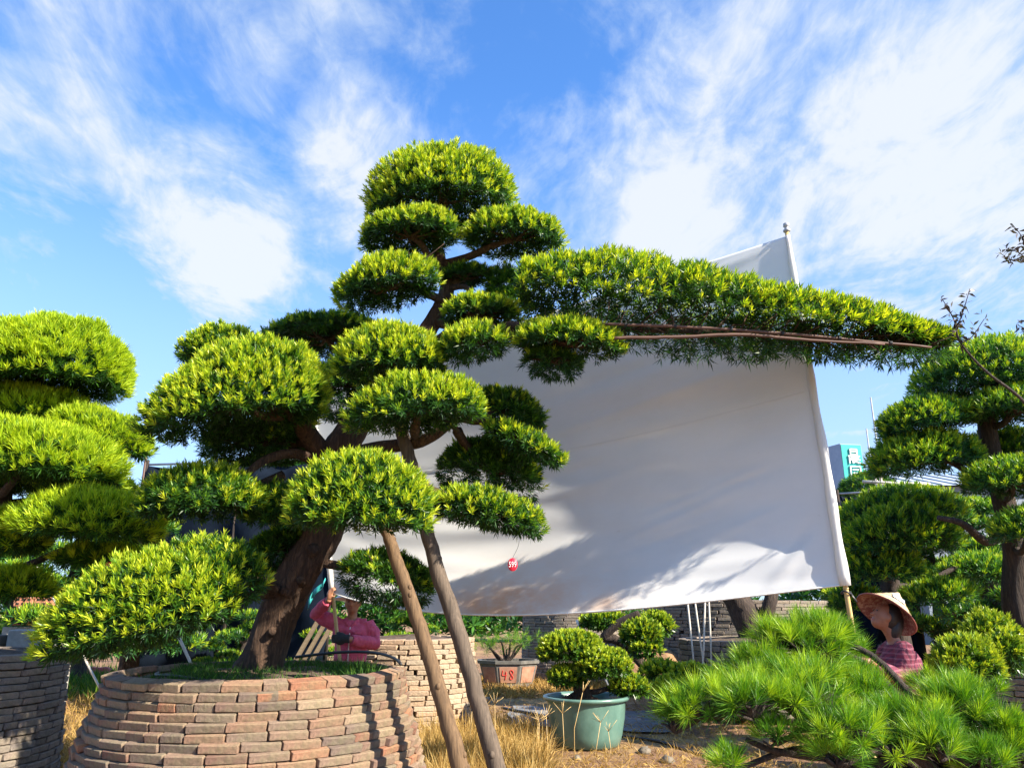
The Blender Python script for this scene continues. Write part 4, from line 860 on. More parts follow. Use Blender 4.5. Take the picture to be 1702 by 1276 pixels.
def person1():
    hx = at(580, 1008, 8.1); X0 = hx[0]; Yp = 8.31
    rt = empty('person', (X0, Yp, 0), 'person in a pink shirt and black gloves gripping a bamboo pole behind the large planter', 'person')
    pole = lambda z: LB + (LT - LB) * ((z - LB[2]) / (LT[2] - LB[2])) - np.array([X0, Yp, 0])
    gh, gl = pole(1.60), pole(1.205)
    b_ = MB(); S = lambda *p: Vector(p)
    b_.tube([S(0, 0, .86), S(0, .01, 1.0), S(0, .01, 1.15), S(0, .0, 1.3), S(0, .0, 1.37)], [.14, .125, .13, .13, .08], 14)
    b_.tube([S(0, 0, 1.34), S(0, -.012, 1.42), S(0, -.015, 1.48)], [.055, .05, .05], 10)
    b_.ell(S(0, -.02, 1.545), (.074, .09, .108)); b_.ell(S(0, -.045, 1.49), (.05, .06, .055)); b_.ell(S(0, -.112, 1.53), (.013, .02, .02)); b_.tube([S(0, -.098, 1.565), S(0, -.118, 1.528)], [.008, .013], 6)
    for s in (-1, 1):
        b_.ell(S(s * .076, -.01, 1.54), (.012, .02, .03))
        b_.tube([S(s * .085, 0, .88), S(s * .09, -.01, .48), S(s * .09, .01, .08)], [.085, .058, .042], 10); b_.ell(S(s * .09, -.06, .035), (.042, .12, .04))
    e1 = S(-.375, -.02, 1.44); w1 = Vector(gh) + Vector((-.03, -.03, -.02)); b_.tube([S(-.15, 0, 1.33), e1, w1], [.052, .043, .03], 10)
    e2 = S(.26, -.09, 1.15); w2 = Vector(gl) + Vector((.10, -.045, 0)); b_.tube([S(.15, 0, 1.33), e2, w2], [.052, .042, .03], 10)
    hand(b_, w1, Vector(gh) + Vector((-.03, -.025, .03)), (.35, -.2, .9), (-.6, .5, .5), (-.7, -.6, .2))
    o = b_.build('body', M_SKIN, rt); remesh(o, .009)
    g = MB()
    hand(g, w2, Vector(gl) + Vector((.028, -.038, 0)), (-.9, -.2, 0), (0, 0, -1), (.1, -1, 0), .0125); g.tube([w2 + Vector((.03, .0, 0)), w2, Vector(gl) + Vector((.04, -.035, 0))], [.042, .042, .046], 10); g.ell(Vector(gl) + Vector((.035, -.03, 0)), (.062, .042, .062))
    o = g.build('glove', M_GLOVE, rt); remesh(o, .006, 2)
    s_ = MB()
    s_.tube([S(0, 0, .80), S(0, .0, .95), S(0, .01, 1.12), S(0, .0, 1.28), S(0, .0, 1.375)], [.185, .165, .165, .16, .085], 18)
    s_.tube([S(-.15, 0, 1.325), S(.15, 0, 1.325)], .07, 12); s_.ell(S(-.09, -.05, 1.24), (.1, .1, .1)); s_.ell(S(.09, -.05, 1.24), (.1, .1, .1))
    s_.tube([S(-.15, 0, 1.33), S(-.27, -.01, 1.385), e1, (e1 + w1) / 2, w1.lerp(e1, .12)], [.08, .078, .068, .06, .05], 12)
    s_.tube([S(.15, 0, 1.33), S(.225, -.04, 1.24), e2, (e2 + w2) / 2, w2.lerp(e2, .15)], [.08, .078, .07, .058, .048], 12)
    o = s_.build('shirt', M_SHIRT1, rt); remesh(o, .009, 3); folds(o, .026)
    c_ = MB(); c_.tube([S(-.075, .02, 1.375), S(-.06, -.06, 1.37), S(-.015, -.115, 1.315)], [.018, .02, .016], 6); c_.tube([S(.075, .02, 1.375), S(.06, -.06, 1.37), S(.015, -.115, 1.315)], [.018, .02, .016], 6); c_.tube([S(-.07, .03, 1.385), S(0, .065, 1.39), S(.07, .03, 1.385)], .018, 6); c_.build('collar', M_SHIRT1, rt)
    MB().box(S(.10, -.155, 1.225), (.085, .02, .075), Matrix.Rotation(R(14), 3, 'Z')).build('pocket', M_SHIRT1, rt, (0, 0, 0), .004)
    MB().box(S(.10, -.163, 1.255), (.09, .022, .022), Matrix.Rotation(R(14), 3, 'Z')).build('pocket_flap', M_SHIRT1, rt, (0, 0, 0), .004)
    mb = MB(); mb.tube([S(.012, -.145, 1.31), S(.012, -.168, 1.2), S(.012, -.17, 1.05), S(.012, -.185, .85)], .007, 6); mb.build('placket', M_SLATE, rt)
    t_ = MB(); t_.tube([S(0, 0, .95), S(0, 0, .84)], [.15, .16], 14)
    for s in (-1, 1): t_.tube([S(s * .085, 0, .88), S(s * .09, -.01, .48), S(s * .09, .01, .07)], [.10, .075, .065], 12)
    o = t_.build('trousers', M_TROUSER, rt); remesh(o, .014, 3)
    for s in (-1, 1): MB().ell(S(s * .03, -.103, 1.558), (.012, .006, .006), None, 8, 6).build('eye', M_EYE, rt); MB().tube([S(s * .015, -.108, 1.578), S(s * .03, -.108, 1.582), S(s * .046, -.1, 1.577)], .003, 5).build('eyebrow', M_HAIR, rt)
    MB().ell(S(0, -.105, 1.497), (.024, .007, .007), None, 10, 6).build('mouth', M_LIP, rt)
    h_ = MB(); h_.ell(S(0, .012, 1.565), (.082, .088, .1)); h_.build('hair', M_HAIR, rt)
    ht = MB(); ht.lathe([(.001, .17), (.05, .155), (.1, .115), (.14, .07), (.19, .03), (.205, .02), (.19, .02), (.13, .055), (.08, .08), (.001, .1)], 28, S(0, 0, 1.56), Matrix.Rotation(R(-6), 3, 'X')); ht.build('hat', M_WHITE, rt)
    return rt
person1()
def person2():
    hc = at(1470, 1025, 6.5); X0, Yp, zc = hc[0], hc[1], hc[2]
    rt = empty('person', (X0 + .03, Yp, 0), 'person in a conical straw hat and maroon plaid shirt beside the right cloth pole', 'person'); ox = np.array([X0 + .03, Yp, 0])
    b_ = MB(); S = lambda *p: Vector(p); hz_ = zc
    sh = hz_ - .2
    pole = lambda z: Vector(RB + (RT - RB) * ((z - RB[2]) / (RT[2] - RB[2])) - ox)
    tilt = Matrix.Rotation(R(24), 3, 'Y')          # head thrown back: local face direction -X
    def H(x, y, z): return tilt @ Vector((x, y, z)) + S(-.03, 0, hz_)
    b_.tube([S(.06, 0, .78), S(.06, 0, .95), S(.05, 0, sh - .1), S(.04, 0, sh)], [.14, .125, .13, .075], 14)
    b_.tube([S(.035, 0, sh - .03), S(.01, 0, sh + .06), H(.02, 0, -.05)], [.055, .05, .05], 10)
    b_.ell(H(0, 0, 0), (.09, .074, .108), tilt); b_.ell(H(-.035, 0, -.06), (.055, .05, .05), tilt); b_.tube([H(-.085, 0, .015), H(-.107, 0, -.022)], [.008, .014], 7)
    for s in (-1, 1):
        b_.ell(H(.005, s * .075, -.005), (.02, .012, .03), tilt)
        b_.tube([S(.06, s * .085, .8), S(.05, s * .09, .43), S(.07, s * .09, .08)], [.085, .058, .042], 10); b_.ell(S(.0, s * .09, .035), (.12, .042, .04))
    arms = []
    for s, zg in ((-1, 1.12), (1, .98)):
        g = pole(zg); e = S(-.06, s * .2, .98); w = g + Vector((.06, s * .05, 0)); a = S(.04, s * .15, sh - .05); arms.append((a, e, w))
        b_.tube([a, e, w], [.05, .042, .03], 10); hand(b_, w, g + Vector((.03, s * .03, 0)), (-.85, s * .3, 0), (0, 0, -1 * s), (.1, s, 0))
    o = b_.build('body', M_SKIN2, rt); remesh(o, .009)
    s_ = MB(); s_.tube([S(.06, 0, .72), S(.06, 0, .95), S(.05, 0, sh - .12), S(.045, 0, sh - .01)], [.18, .16, .155, .085], 16); s_.tube([S(.04, -.15, sh - .05), S(.04, .15, sh - .05)], .07, 12)
    for a, e, w in arms: s_.tube([a, e, w.lerp(e, .15)], [.078, .068, .048], 12)
    o = s_.build('shirt', M_SHIRT2, rt); remesh(o, .009, 3); folds(o, .02)
    t_ = MB(); t_.tube([S(.06, 0, .88), S(.06, 0, .76)], [.15, .16], 14)
    for s in (-1, 1): t_.tube([S(.06, s * .085, .8), S(.05, s * .09, .43), S(.07, s * .09, .07)], [.10, .075, .065], 12)
    o = t_.build('trousers', M_TROUSER, rt); remesh(o, .014, 3)
    for s in (-1, 1): MB().ell(H(-.082, s * .03, .022), (.006, .012, .006), tilt, 8, 6).build('eye', M_EYE, rt)
    MB().ell(H(-.085, 0, -.055), (.008, .022, .007), tilt, 10, 6).build('mouth', M_LIP, rt)
    h_ = MB(); h_.ell(H(.042, 0, .018), (.082, .086, .112), tilt); h_.ell(H(.098, 0, -.04), (.06, .075, .12), tilt); h_.build('hair', M_HAIR, rt)
    # conical hat: axis tipped back (towards +X) and slightly to the camera
    ax = Vector((.60, .20, .68)).normalized(); hr = ax.to_track_quat('Z', 'Y').to_matrix(); c0 = H(.0, 0, .0) + ax * .03; Rh = .235
    prof = [(Rh, 0), (Rh * .8, .045), (Rh * .55, .105), (Rh * .3, .165), (Rh * .12, .205), (.012, .225)]
    hat = MB().lathe(prof, 40, c0, hr).build('hat', M_HAT, rt)
    MB().lathe([(r - .006, z - .006) for r, z in prof], 40, c0, hr).build('lining', M_LINING, hat)
    rim = [c0 + hr @ Vector((Rh * math.cos(a), Rh * math.sin(a), 0)) for a in np.linspace(0, 6.2832, 41)]; MB().tube(rim, .008, 6).build('rim', M_HATRIM, hat)
    for k, (r, z) in enumerate(((Rh * .8, .047), (Rh * .6, .095), (Rh * .4, .143))):
        MB().tube([c0 + hr @ Vector((r * math.cos(a), r * math.sin(a), z)) for a in np.linspace(0, 6.2832, 41)], .0022, 4).build('hoop', M_HAT, hat)
    sl_ = math.atan2(.225, Rh)
    cam_side = hr.inverted() @ Vector((-.05, -1, .25)); an = math.atan2(cam_side.y, cam_side.x)
    rotp = hr @ Matrix.Rotation(an, 3, 'Z') @ Matrix.Rotation(sl_, 3, 'Y'); pc = c0 + hr @ Vector((math.cos(an) * Rh * .52, math.sin(an) * Rh * .52, .118))
    MB().box(pc, (.085, .10, .004), rotp).build('patch', M_PATCH, hat)
person2()

# ------------------------------------------------------------------ BACKGROUND TREES (one template, copied with its parts)
def template(seed, n, spread, h, ls, young):
    r = random.Random(seed); b0 = np.array([0, 0, 0.])
    tr_ = [(0, 0, -.1, .17), (.1, .05, h * .3, .14), (-.1, 0, h * .6, .1), (.05, 0, h * .85, .06), (0, 0, h, .03)]
    P = []
    for i in range(n):
        z = h * (.35 + .65 * i / (n - 1)); rad = spread * (1 - .6 * i / (n - 1)); a = i * 2.4 + r.uniform(-.4, .4); d = rad * (.75 if i < n - 1 else 0)
        sz = spread * r.uniform(.42, .6)
        P.append(dict(c=np.array([math.cos(a) * d, math.sin(a) * d, z]), ex=np.array([1., 0, 0]), ey=np.array([0, 1., 0]), ez=UP, ra=sz, rb=sz * .85, rh=sz * r.uniform(.45, .6), attach=None, noLimb=False, opts=dict(under=.12)))
    return make_tree('garden_tree', 'x', 'tree', b0, tr_, P, M_LEAF_R, M_BARK_D, 'clipped trees far back in the nursery', 10, .04, dict(ls=ls, k=7, young=young))
def copy_tree(o, parent=None):
    c = o.copy(); COL.objects.link(c); c.parent = parent
    for ch in o.children: copy_tree(ch, c)
    return c
T1 = template(1, 8, 1.0, 2.7, 1.9, .6); T2 = template(2, 7, .8, 2.2, 1.9, .5)
spots = [
 (T1, 215, 12.5, 0, 1.0, 'sunlit clipped tree behind the left tree, beside the dark net'),
 (T2, 318, 15.5, 1.2, 1.5, 'clipped tree whose yellow-green pads show above the dark net'),
 (T1, 150, 17, 2.2, 1.0, 'clipped tree farthest back behind the left tree'),
 (T2, 418, 12.5, .5, .62, 'low clipped tree just left of the leaning trunk'),
 (T2, 372, 13.2, 2.9, .45, 'very low clipped tree behind the grass of the large planter'),
 (T2, 30, 11, 2, 1.1, 'clipped tree showing low under the left tree pads'),
 (T1, 118, 10.6, 4.1, .8, 'clipped tree glimpsed between the left tree and the sloping lower left pad'),
 (T1, 690, 15.5, 3.3, .55, 'clipped tree behind the pale brick planter'),
 (T1, 1560, 15, 1.0, 1.0, 'clipped tree behind the right trees, below the blue roof'),
 (T2, 1655, 13, 4.0, 1.1, 'clipped tree behind the dark trunk at the right edge'),
 (T2, 1420, 17, .3, 1.0, 'clipped tree far behind the lower right cloth corner'),
 (T1, 985, 21, 2.2, .6, 'clipped tree far back under the middle of the cloth'),
 (T2, 455, 14.6, 2.0, 1.85, 'tall clipped tree behind the middle left branches'),
 (T1, 1640, 14, 2.0, 1.15, 'tall clipped tree behind the right tree, nearest the blue building'),
 (T2, 540, 13.5, 1.2, .62, 'clipped tree behind the raised elbow of the person in pink'),
]
used = set()
for T, px, Y, rz, s, lab in spots:
    o = T if T.name not in used else copy_tree(T); used.add(T.name)
    o.location = (float(at(px, 1000, Y)[0]), Y, -.03); o.rotation_euler.z = rz; o.scale = (s, s, s); o['label'] = lab
# far hedge line closing the view under the horizon
n = 5200; xx = rng.uniform(-40, 45, n); yy = 38 + rng.uniform(-1.5, 1.5, n); hh = 2.0 + .7 * np.sin(xx * .5) + .5 * np.sin(xx * 1.3 + 1); zz_ = rng.random(n) ** .7 * hh
V, F, a = leaf_cloud(np.stack([xx, yy, zz_], 1), np.stack([rng.normal(0, .5, n), rng.normal(-.5, .5, n), np.ones(n)], 1), rng.uniform(.1, .7, n), 8, .5, .14, .3, 1.3, .2)
tag(mesh_np('distant_greenery', V, F, M_LEAF_R, None, a), 'band of distant greenery behind the nursery', None, None, 'stuff')

# ------------------------------------------------------------------ NETS, SIGN, BUILDING, MASTS
def net(label, p0, p1, z0, z1, posts=4, mat=M_NET):
    p0, p1 = np.array(p0, float), np.array(p1, float); L_ = np.linalg.norm(p1 - p0); rt = empty('shade_net', (*p0, 0), label, 'net'); nu, nv = 40, 16; V = []
    nrm = np.array([p1[1] - p0[1], p0[0] - p1[0]]) / L_
    for i in range(nu + 1):
        for j in range(nv + 1):
            u, v = i / nu, j / nv; w = .05 * math.sin(u * 22 + v * 2) + .04 * math.sin(u * 9 - v * 6) * (1 - v) + .03 * math.sin((u + v) * 17); q = p0 + (p1 - p0) * u + nrm * w
            V.append((q[0], q[1], z0 + (z1 - z0) * v - .08 * v * abs(math.sin(u * math.pi * (posts - 1)))))
    mb = MB().add(V, [(i * (nv + 1) + j, (i + 1) * (nv + 1) + j, (i + 1) * (nv + 1) + j + 1, i * (nv + 1) + j + 1) for i in range(nu) for j in range(nv)], True)
    o = mb.build('mesh_panel', mat, rt, (*p0, 0)); md = o.modifiers.new('solid', 'SOLIDIFY'); md.thickness = .006
    for k in range(posts):
        q = p0 + (p1 - p0) * k / (posts - 1); MB().tube([(q[0], q[1], -.05), (q[0], q[1], z1 + .1)], .03, 8).build('post', M_BARK_D, rt, (*p0, 0))
    MB().tube([(*p0, z1 + .02), (*p1, z1 + .02)], .02, 6).build('rail', M_STEEL, rt, (*p0, 0)); return rt
za = at(245, 774, 13.8)
net('dark blue shade net strung behind the lower left branches', za[:2], at(560, 800, 13.2)[:2], .5, za[2], 3)
zb = at(1390, 822, 16)
net('dark shade net right of the white cloth, below the sign', at(1392, 820, 16)[:2], at(1500, 820, 15.5)[:2], .2, zb[2], 3)
# teal pylon sign
SY = 42.; sA, sB = at(1396, 737, SY), at(1431, 741, SY + .25); sg = empty('pylon_sign', (sA[0], SY, 0), 'teal box sign on a tall pylon with white Chinese characters, right of the cloth', 'sign')
wv = (sB - sA); wv[2] = 0; wl = np.linalg.norm(wv); wd = wv / wl; nd = np.array([wd[1], -wd[0], 0]); ang = math.atan2(wd[1], wd[0])
zt = sA[2]; zb_ = 3.0; dep = .95
dv = unit(at(1378, 741, SY + .8)[:2] - sA[:2]); dv = np.array([dv[0], dv[1], 0])
def quadbox(mb, A_, B_, D, z0, z1):
    q = [A_, B_, B_ + D, A_ + D]; mb.add([(*p[:2], z0) for p in q] + [(*p[:2], z1) for p in q], [(3, 2, 1, 0), (4, 5, 6, 7), (0, 1, 5, 4), (1, 2, 6, 5), (2, 3, 7, 6), (3, 0, 4, 7)]); return mb
so_ = (sA[0], SY, 0); O3 = np.array([sA[0], SY, 0])
quadbox(MB(), sA, sB, dv * dep, zb_, zt).build('box', M_SIGNSIDE, sg, so_)
f0, f1 = sA - np.array([0, .03, 0]) + wd * .03, sB - np.array([0, .03, 0]) - wd * .03
quadbox(MB(), f0, f1, np.array([0, .02, 0]), zb_ + .05, zt - .05).build('face', M_SIGN, sg, so_)
for z0, s in ((0, 'pylon'),): MB().tube([((sA[0] + sB[0]) / 2, SY + .4, -.1), ((sA[0] + sB[0]) / 2, SY + .4, zb_ + .2)], .18, 12).build('pylon', M_STEEL, sg, so_)
cw = wl * .56; mid = sA + wd * wl * .56
def strokes(z_c, size, rects, name):
    mb = MB(); 
    for (x0, y0, x1, y1) in rects:
        c = mid + wd * ((x0 + x1) / 2 - .5) * size * .95; mb.box((c[0], c[1] - .09, z_c + ((y0 + y1) / 2 - .5) * size), (abs(x1 - x0) * size * .95, .07, abs(y1 - y0) * size), Matrix.Rotation(ang, 3, 'Z'))
    return mb.build(name, M_WHITE, sg, so_)
cs = cw * 1.15; t_ = .075
strokes(zt - .32 - cs * .45, cs, [(.2, .60, .2 + t_, 1), (.8 - t_, .60, .8, 1), (.2, 1 - t_, .8, 1), (.2, .78, .8, .78 + t_), (.2, .58, .8, .58 + t_), (.05, .46, .95, .46 + t_), (.08, .0, .08 + t_, .5), (.22, .33, .85, .33 + t_), (.15, .21, .95, .21 + t_), (.32, .02, .32 + t_, .24), (.32, .04, .5, .10), (.5, .12, .62, .2), (.6, .07, .76, .14), (.74, .0, .96, .08), (.70, .22, .84, .27)], 'character')
strokes(zt - .32 - cs * 1.62, cs, [(.08, 0, .08 + t_, 1), (.92 - t_, 0, .92, 1), (.08, 1 - t_, .92, 1), (.28, .72, .72, .72 + t_), (.3, .18, .3 + t_, .52), (.7 - t_, .18, .7, .52), (.3, .5, .7, .5 + t_), (.3, .15, .7, .15 + t_)], 'character')
# low metal-clad building
bA = at(1512, 786, 34); bd = empty('metal_building', (bA[0], 34, 0), 'low pale blue metal building glimpsed between the right trees', 'building'); bo = (bA[0], 34, 0); hb = bA[2] - .6
MB().box((bA[0] + 8, 38, hb / 2 - .1), (16, 8, hb + .2)).build('wall', M_WALL, bd, bo)
mb = MB(); mb.add([(bA[0] - .4, 33.6, hb), (bA[0] + 16.4, 33.6, hb), (bA[0] + 16.4, 38, hb + 1.2), (bA[0] - .4, 38, hb + 1.2), (bA[0] - .4, 42.4, hb), (bA[0] + 16.4, 42.4, hb)], [(0, 1, 2, 3), (3, 2, 5, 4), (0, 3, 4), (1, 5, 2)]); rf = mb.build('roof', M_ROOF, bd, bo)
for k in range(24):
    x = bA[0] - .3 + k * .72; MB().tube([(x, 33.6, hb + .03), (x, 38, hb + 1.23)], .035, 5).build('roof_rib', M_ROOF, rf, bo)
for k in range(4): w = MB().box((bA[0] + 2 + k * 3.6, 33.97, hb * .55), (1.4, .1, 1.2)).build('window', M_EYE, bd, bo); MB().box((bA[0] + 2 + k * 3.6, 33.95, hb * .55 - .66), (1.6, .16, .1)).build('sill', M_WHITE, w, bo)
def mast(px, yt, yb, Y, r, label, mat=M_STEEL, lean=0):
    tpt = at(px, yt, Y); x = tpt[0]; return single('mast', MB().tube([(x + lean, Y, -.05), (x + lean * .5, Y, tpt[2] / 2), (x, Y, tpt[2])], [r, r, r * .7], 8), mat, label, 'mast', (x + lean, Y, 0), 'thin masts')
mast(1447, 660, 800, 22, .032, 'taller thin mast above the right trees')
mast(1440, 712, 800, 21.5, .028, 'shorter thin mast left of the taller one')
mast(257, 655, 740, 24, .05, 'thin mast left of the big left foliage pad', M_REDROD)
g_ = MB(); g_.tube([at(1434, 800, 15), at(1490, 803, 15), at(1545, 804, 15)], .03, 8); single('frame_rail', g_, M_PALEPOLE, 'horizontal pale bamboo rail between the right trees', 'rail')
for i, x in enumerate((1457, 1465)):
    tpt = at(x, 790, 15.03); single('frame_post', MB().tube([(tpt[0], 15.03 + .05, -.05), (tpt[0], 15.08, tpt[2])], .03, 8), M_PALEPOLE, ('left' if i == 0 else 'right') + ' of two close pale stakes carrying the bamboo rail', 'stake', (tpt[0], 15.08, 0), 'stakes under the bamboo rail')
DB = at(1445, 1000, 20)
make_tree('dome_tree', 'dark dome-shaped clipped tree in front of the teal sign', 'tree', np.array([DB[0], 20, -.03]), [(DB[0], 20, -.1, .15), (DB[0], 20, 2, .12), (DB[0], 20, 4.2, .08)], [(1393, 830, 1495, 830, 778, 20, dict(under=.1, ry=1.0))], M_LEAF_R, M_BARK_D, defaults=dict(young=.05, ls=1.6, k=8))

# ------------------------------------------------------------------ SAPLING TWIGS at the right edge
SB = np.array([4.7, 5.3, -.03]); sap = empty('sapling', SB, 'bare-stemmed sapling with a few dark purplish leaves at the right edge', 'sapling')
mb = MB(); stems = [[SB, (4.6, 5.3, 1.5), at(1745, 740, 5.2), at(1702, 668, 5.1), at(1640, 618, 5.05), at(1597, 570, 5.0), at(1585, 530, 5.0), at(1565, 495, 5.0)],
 [at(1590, 545, 5.0), at(1600, 520, 5.0), at(1612, 480, 5.0)], [at(1597, 570, 5.0), at(1615, 560, 4.98), at(1636, 530, 4.95)],
 [(4.6, 5.3, 1.6), (4.75, 5.3, 2.8), at(1800, 560, 5.25), at(1735, 470, 5.2), at(1700, 425, 5.2), at(1672, 412, 5.2)], [at(1715, 445, 5.2), at(1702, 400, 5.2), at(1682, 372, 5.2)], [at(1705, 430, 5.2), at(1680, 432, 5.2), at(1662, 420, 5.2)], [at(1770, 530, 5.2), at(1715, 550, 5.15), at(1692, 540, 5.15)]]
LP = []
for i, s in enumerate(stems):
    q = spline(s, 8); r0 = .028 if i in (0, 3) else .006; mb.tube(q, [r0 + (.0025 - r0) * (k / (len(q) - 1)) ** .5 for k in range(len(q))], 6)
    for k, p in enumerate(q):
        if i in (0, 3) and k < len(q) * .72: continue
        LP.append(p + rng.normal(0, .01, 3))
mb.build('stem', M_BARK_D, sap, SB); LP = np.array(LP)
V, F, a = leaf_cloud(LP, rng.normal(0, 1, LP.shape) + np.array([-.3, 0, .3]), rng.uniform(0, 1, len(LP)), 2, .06, .018, .5, 1.3, .01, .3); mesh_np('leaves', V, F, M_TWIGLEAF, sap, a, False, SB)

# ------------------------------------------------------------------ DRY GRASS AND GROUND CLUTTER
def scatter_px(n, x0, x1, y0, y1):
    out = []
    while len(out) < n:
        g = ground(rng.uniform(x0, x1), rng.uniform(y0, y1)); out.append(g)
    return np.array(out)
def straw(label, pts, h, w=.006, k=4, lean=.35, a0=.1, a1=1., droop=.35, name='dry_grass'):
    n = len(pts); pts = pts.copy(); pts[:, 2] = -.03
    A = np.stack([rng.normal(0, lean, n), rng.normal(0, lean, n), np.ones(n)], 1); V, F, a = leaf_cloud(pts, A, rng.uniform(a0, a1, n), k, h, w, .05, .75, .02, droop, .15)
    return tag(mesh_np(name, V, F, M_STRAW, None, a), label, None, None, 'stuff')
p_ = np.concatenate([scatter_px(1500, 690, 800, 1180, 1290), scatter_px(500, 800, 910, 1215, 1290), np.stack([rng.uniform(-.75, .3, 1500), rng.uniform(6.4, 8.2, 1500), np.zeros(1500)], 1)])
straw('tall dry golden grass between the planter and the green pot', p_, .42, .006)
straw('scattered dry straw lying over the dirt', scatter_px(4200, 650, 1400, 1130, 1300), .14, .006, 3, 1.6, .0, .9, .2, 'dry_straw')
straw('dry golden grass left of the large planter', np.concatenate([scatter_px(900, 90, 260, 1120, 1290), np.stack([rng.uniform(-9, -3.4, 2200), rng.uniform(7.5, 17, 2200), np.zeros(2200)], 1)]), .26, .008, 4, .7)
straw('orange dry grass beside the planter marked 48', scatter_px(1500, 780, 1010, 1128, 1160), .22, .012, 4, .9, .1, .7)
gp = np.stack([rng.uniform(-3.4, -1.0, 1500), rng.uniform(11.9, 18, 1500), np.full(1500, -.03)], 1)
tag(blades(len(gp), gp, .55, .02, M_GRASS, 'weeds', None, (0, 0, 0), .4, 1, .4, .3, 5), 'green weeds behind the pale brick planter and the cloth', None, None, 'stuff')
gp = np.stack([rng.uniform(-10, -4.6, 1500), rng.uniform(13.5, 19, 1500), np.full(1500, -.03)], 1)
tag(blades(len(gp), gp, .4, .02, M_GRASS, 'weeds', None, (0, 0, 0), .3, 1, .4, .3, 5), 'green weeds behind the left trees', None, None, 'stuff')
lv = scatter_px(900, 700, 1400, 1135, 1290); lv[:, 2] = [gz(p[0], p[1]) + .012 for p in lv]
V, F, a = leaf_cloud(lv, rng.normal(0, 1, lv.shape) * np.array([1, 1, .15]), rng.uniform(0, .7, len(lv)), 1, .07, .022, .1, .3, .0, .1); tag(mesh_np('fallen_leaves', V, F, M_STRAW, None, a), 'brown fallen leaves lying on the dirt', None, None, 'stuff')
# stalks with seed heads in front of the pot
mb = MB()
for (x, y0, y1) in [(930, 1275, 1185), (955, 1272, 1150), (900, 1275, 1200), (985, 1270, 1200), (912, 1272, 1190), (1010, 1262, 1215), (830, 1275, 1170), (895, 1262, 1195), (775, 1270, 1170)]:
    b0 = ground(x, y0); b0[2] = -.03; tpt = at(x + rng.uniform(-14, 14), y1, b0[1]); mb.tube([b0, (b0 + tpt) / 2 + rng.normal(0, .02, 3), tpt], [.004, .0035, .0025], 5)
    for q in range(5): e = tpt + np.array([rng.uniform(-.1, .1), rng.uniform(-.05, .05), rng.uniform(.03, .12)]); mb.tube([tpt, e], [.003, .002], 4)
single('dry_stalks', mb, M_BAMBOO, 'thin dry grass stalks standing before the green pot', 'grass', (0.6, 8.5, 0), None, 0, 'stuff')
# ground sheet, hoses
def gsheet(label, pxs, mat, z=.012, name='ground_sheet'):
    q = [ground(x, y) for x, y in pxs]; n = 14; V = []
    for i in range(n + 1):
        for j in range(n + 1):
            u, v = i / n, j / n; p = (q[0] * (1 - u) + q[1] * u) * (1 - v) + (q[3] * (1 - u) + q[2] * u) * v; V.append((p[0] + .04 * math.sin(v * 9 + u * 3), p[1] + .08 * math.sin(u * 14), gz(p[0], p[1]) + z + .014 * abs(math.sin(u * 17 + v * 9)) + .006))
    mb = MB().add(V, [(i * (n + 1) + j, (i + 1) * (n + 1) + j, (i + 1) * (n + 1) + j + 1, i * (n + 1) + j + 1) for i in range(n) for j in range(n)], True)
    return single(name, mb, mat, label, 'ground sheet')
gsheet('grey weed-control sheet on the ground around the green pot', [(845, 1205), (1120, 1215), (1110, 1180), (850, 1172)], M_GREYMAT)
def hose(label, pxs, r=.018, z=0):
    pts = spline([ground(x, y) for x, y in pxs], 8); pts = [np.array([p[0], p[1], gz(p[0], p[1]) + r * .8 + z]) for p in pts]; return single('irrigation_hose', MB().tube(pts, r, 8), M_BLACK, label, 'hose', None, 'black irrigation hoses')
hose('black hose lying on the dirt from the green pot towards the pine', [(1030, 1222), (1090, 1232), (1150, 1248), (1230, 1266), (1330, 1282)])
hose('black hose crossing the grey sheet left of the green pot', [(835, 1178), (880, 1190), (925, 1200), (965, 1206)], .02, .03)
arc = [(PC[0] + (1.07) * math.cos(a), PC[1] + 1.07 * math.sin(a), 1.055 + .07 * math.sin((a - .2) * 2.1)) for a in np.linspace(.25, 1.6, 18)]
single('irrigation_hose', MB().tube(arc, .013, 8), M_BLACK, 'black hose arching over the back rim of the large planter', 'hose', None, 'black irrigation hoses')
arc = [(PC[0] + .75 * math.cos(a), PC[1] + .75 * math.sin(a), 1.035 + .01 * math.sin(a * 5)) for a in np.linspace(3.3, 4.6, 16)]
single('irrigation_hose', MB().tube(arc, .011, 8), M_BLACK, 'black hose lying in the planter grass left of the trunk', 'hose', None, 'black irrigation hoses')
# leaning sticks and props
def stick(label, a, b_, r=.014, mat=M_PALEPOLE): return single('stick', MB().tube([a, (np.array(a) + np.array(b_)) / 2 + rng.normal(0, .006, 3), b_], r, 7, .05), mat, label, 'stick', min((a, b_), key=lambda p: p[2]), 'pale sticks and stakes')
def stake(px, y0, y1, Y, px2=None): a = at(px, y1, Y); b_ = at(px2 or px, y0, Y); d = (b_ - a); return a, a + d * ((a[2] + .05) / -d[2])
for (x, y0, y1, Y, x2, lab) in [(1143, 1055, 1005, 11.5, 1148, 'leftmost pale stake under the right part of the cloth'), (1156, 1055, 1005, 11.6, 1163, 'pale leaning stake second from left under the cloth'), (1171, 1055, 1005, 11.4, 1169, 'brown stake third from left under the cloth'), (1178, 1055, 1005, 11.7, 1180, 'rightmost thin stake under the right part of the cloth')]:
    a, b_ = stake(x, y0, y1, Y, x2); a = a + (a - b_) * .3; stick(lab, a, b_, .013)
a, b_ = stake(958, 1085, 1030, 12.8, 985); stick('white stick leaning left of the small potted tree crown', a, b_, .018, M_WHITE)
a, b_ = stake(62, 1000, 942, 9.8, 92); stick('thin pale stick leaning below the left tree pads', a, b_, .014)
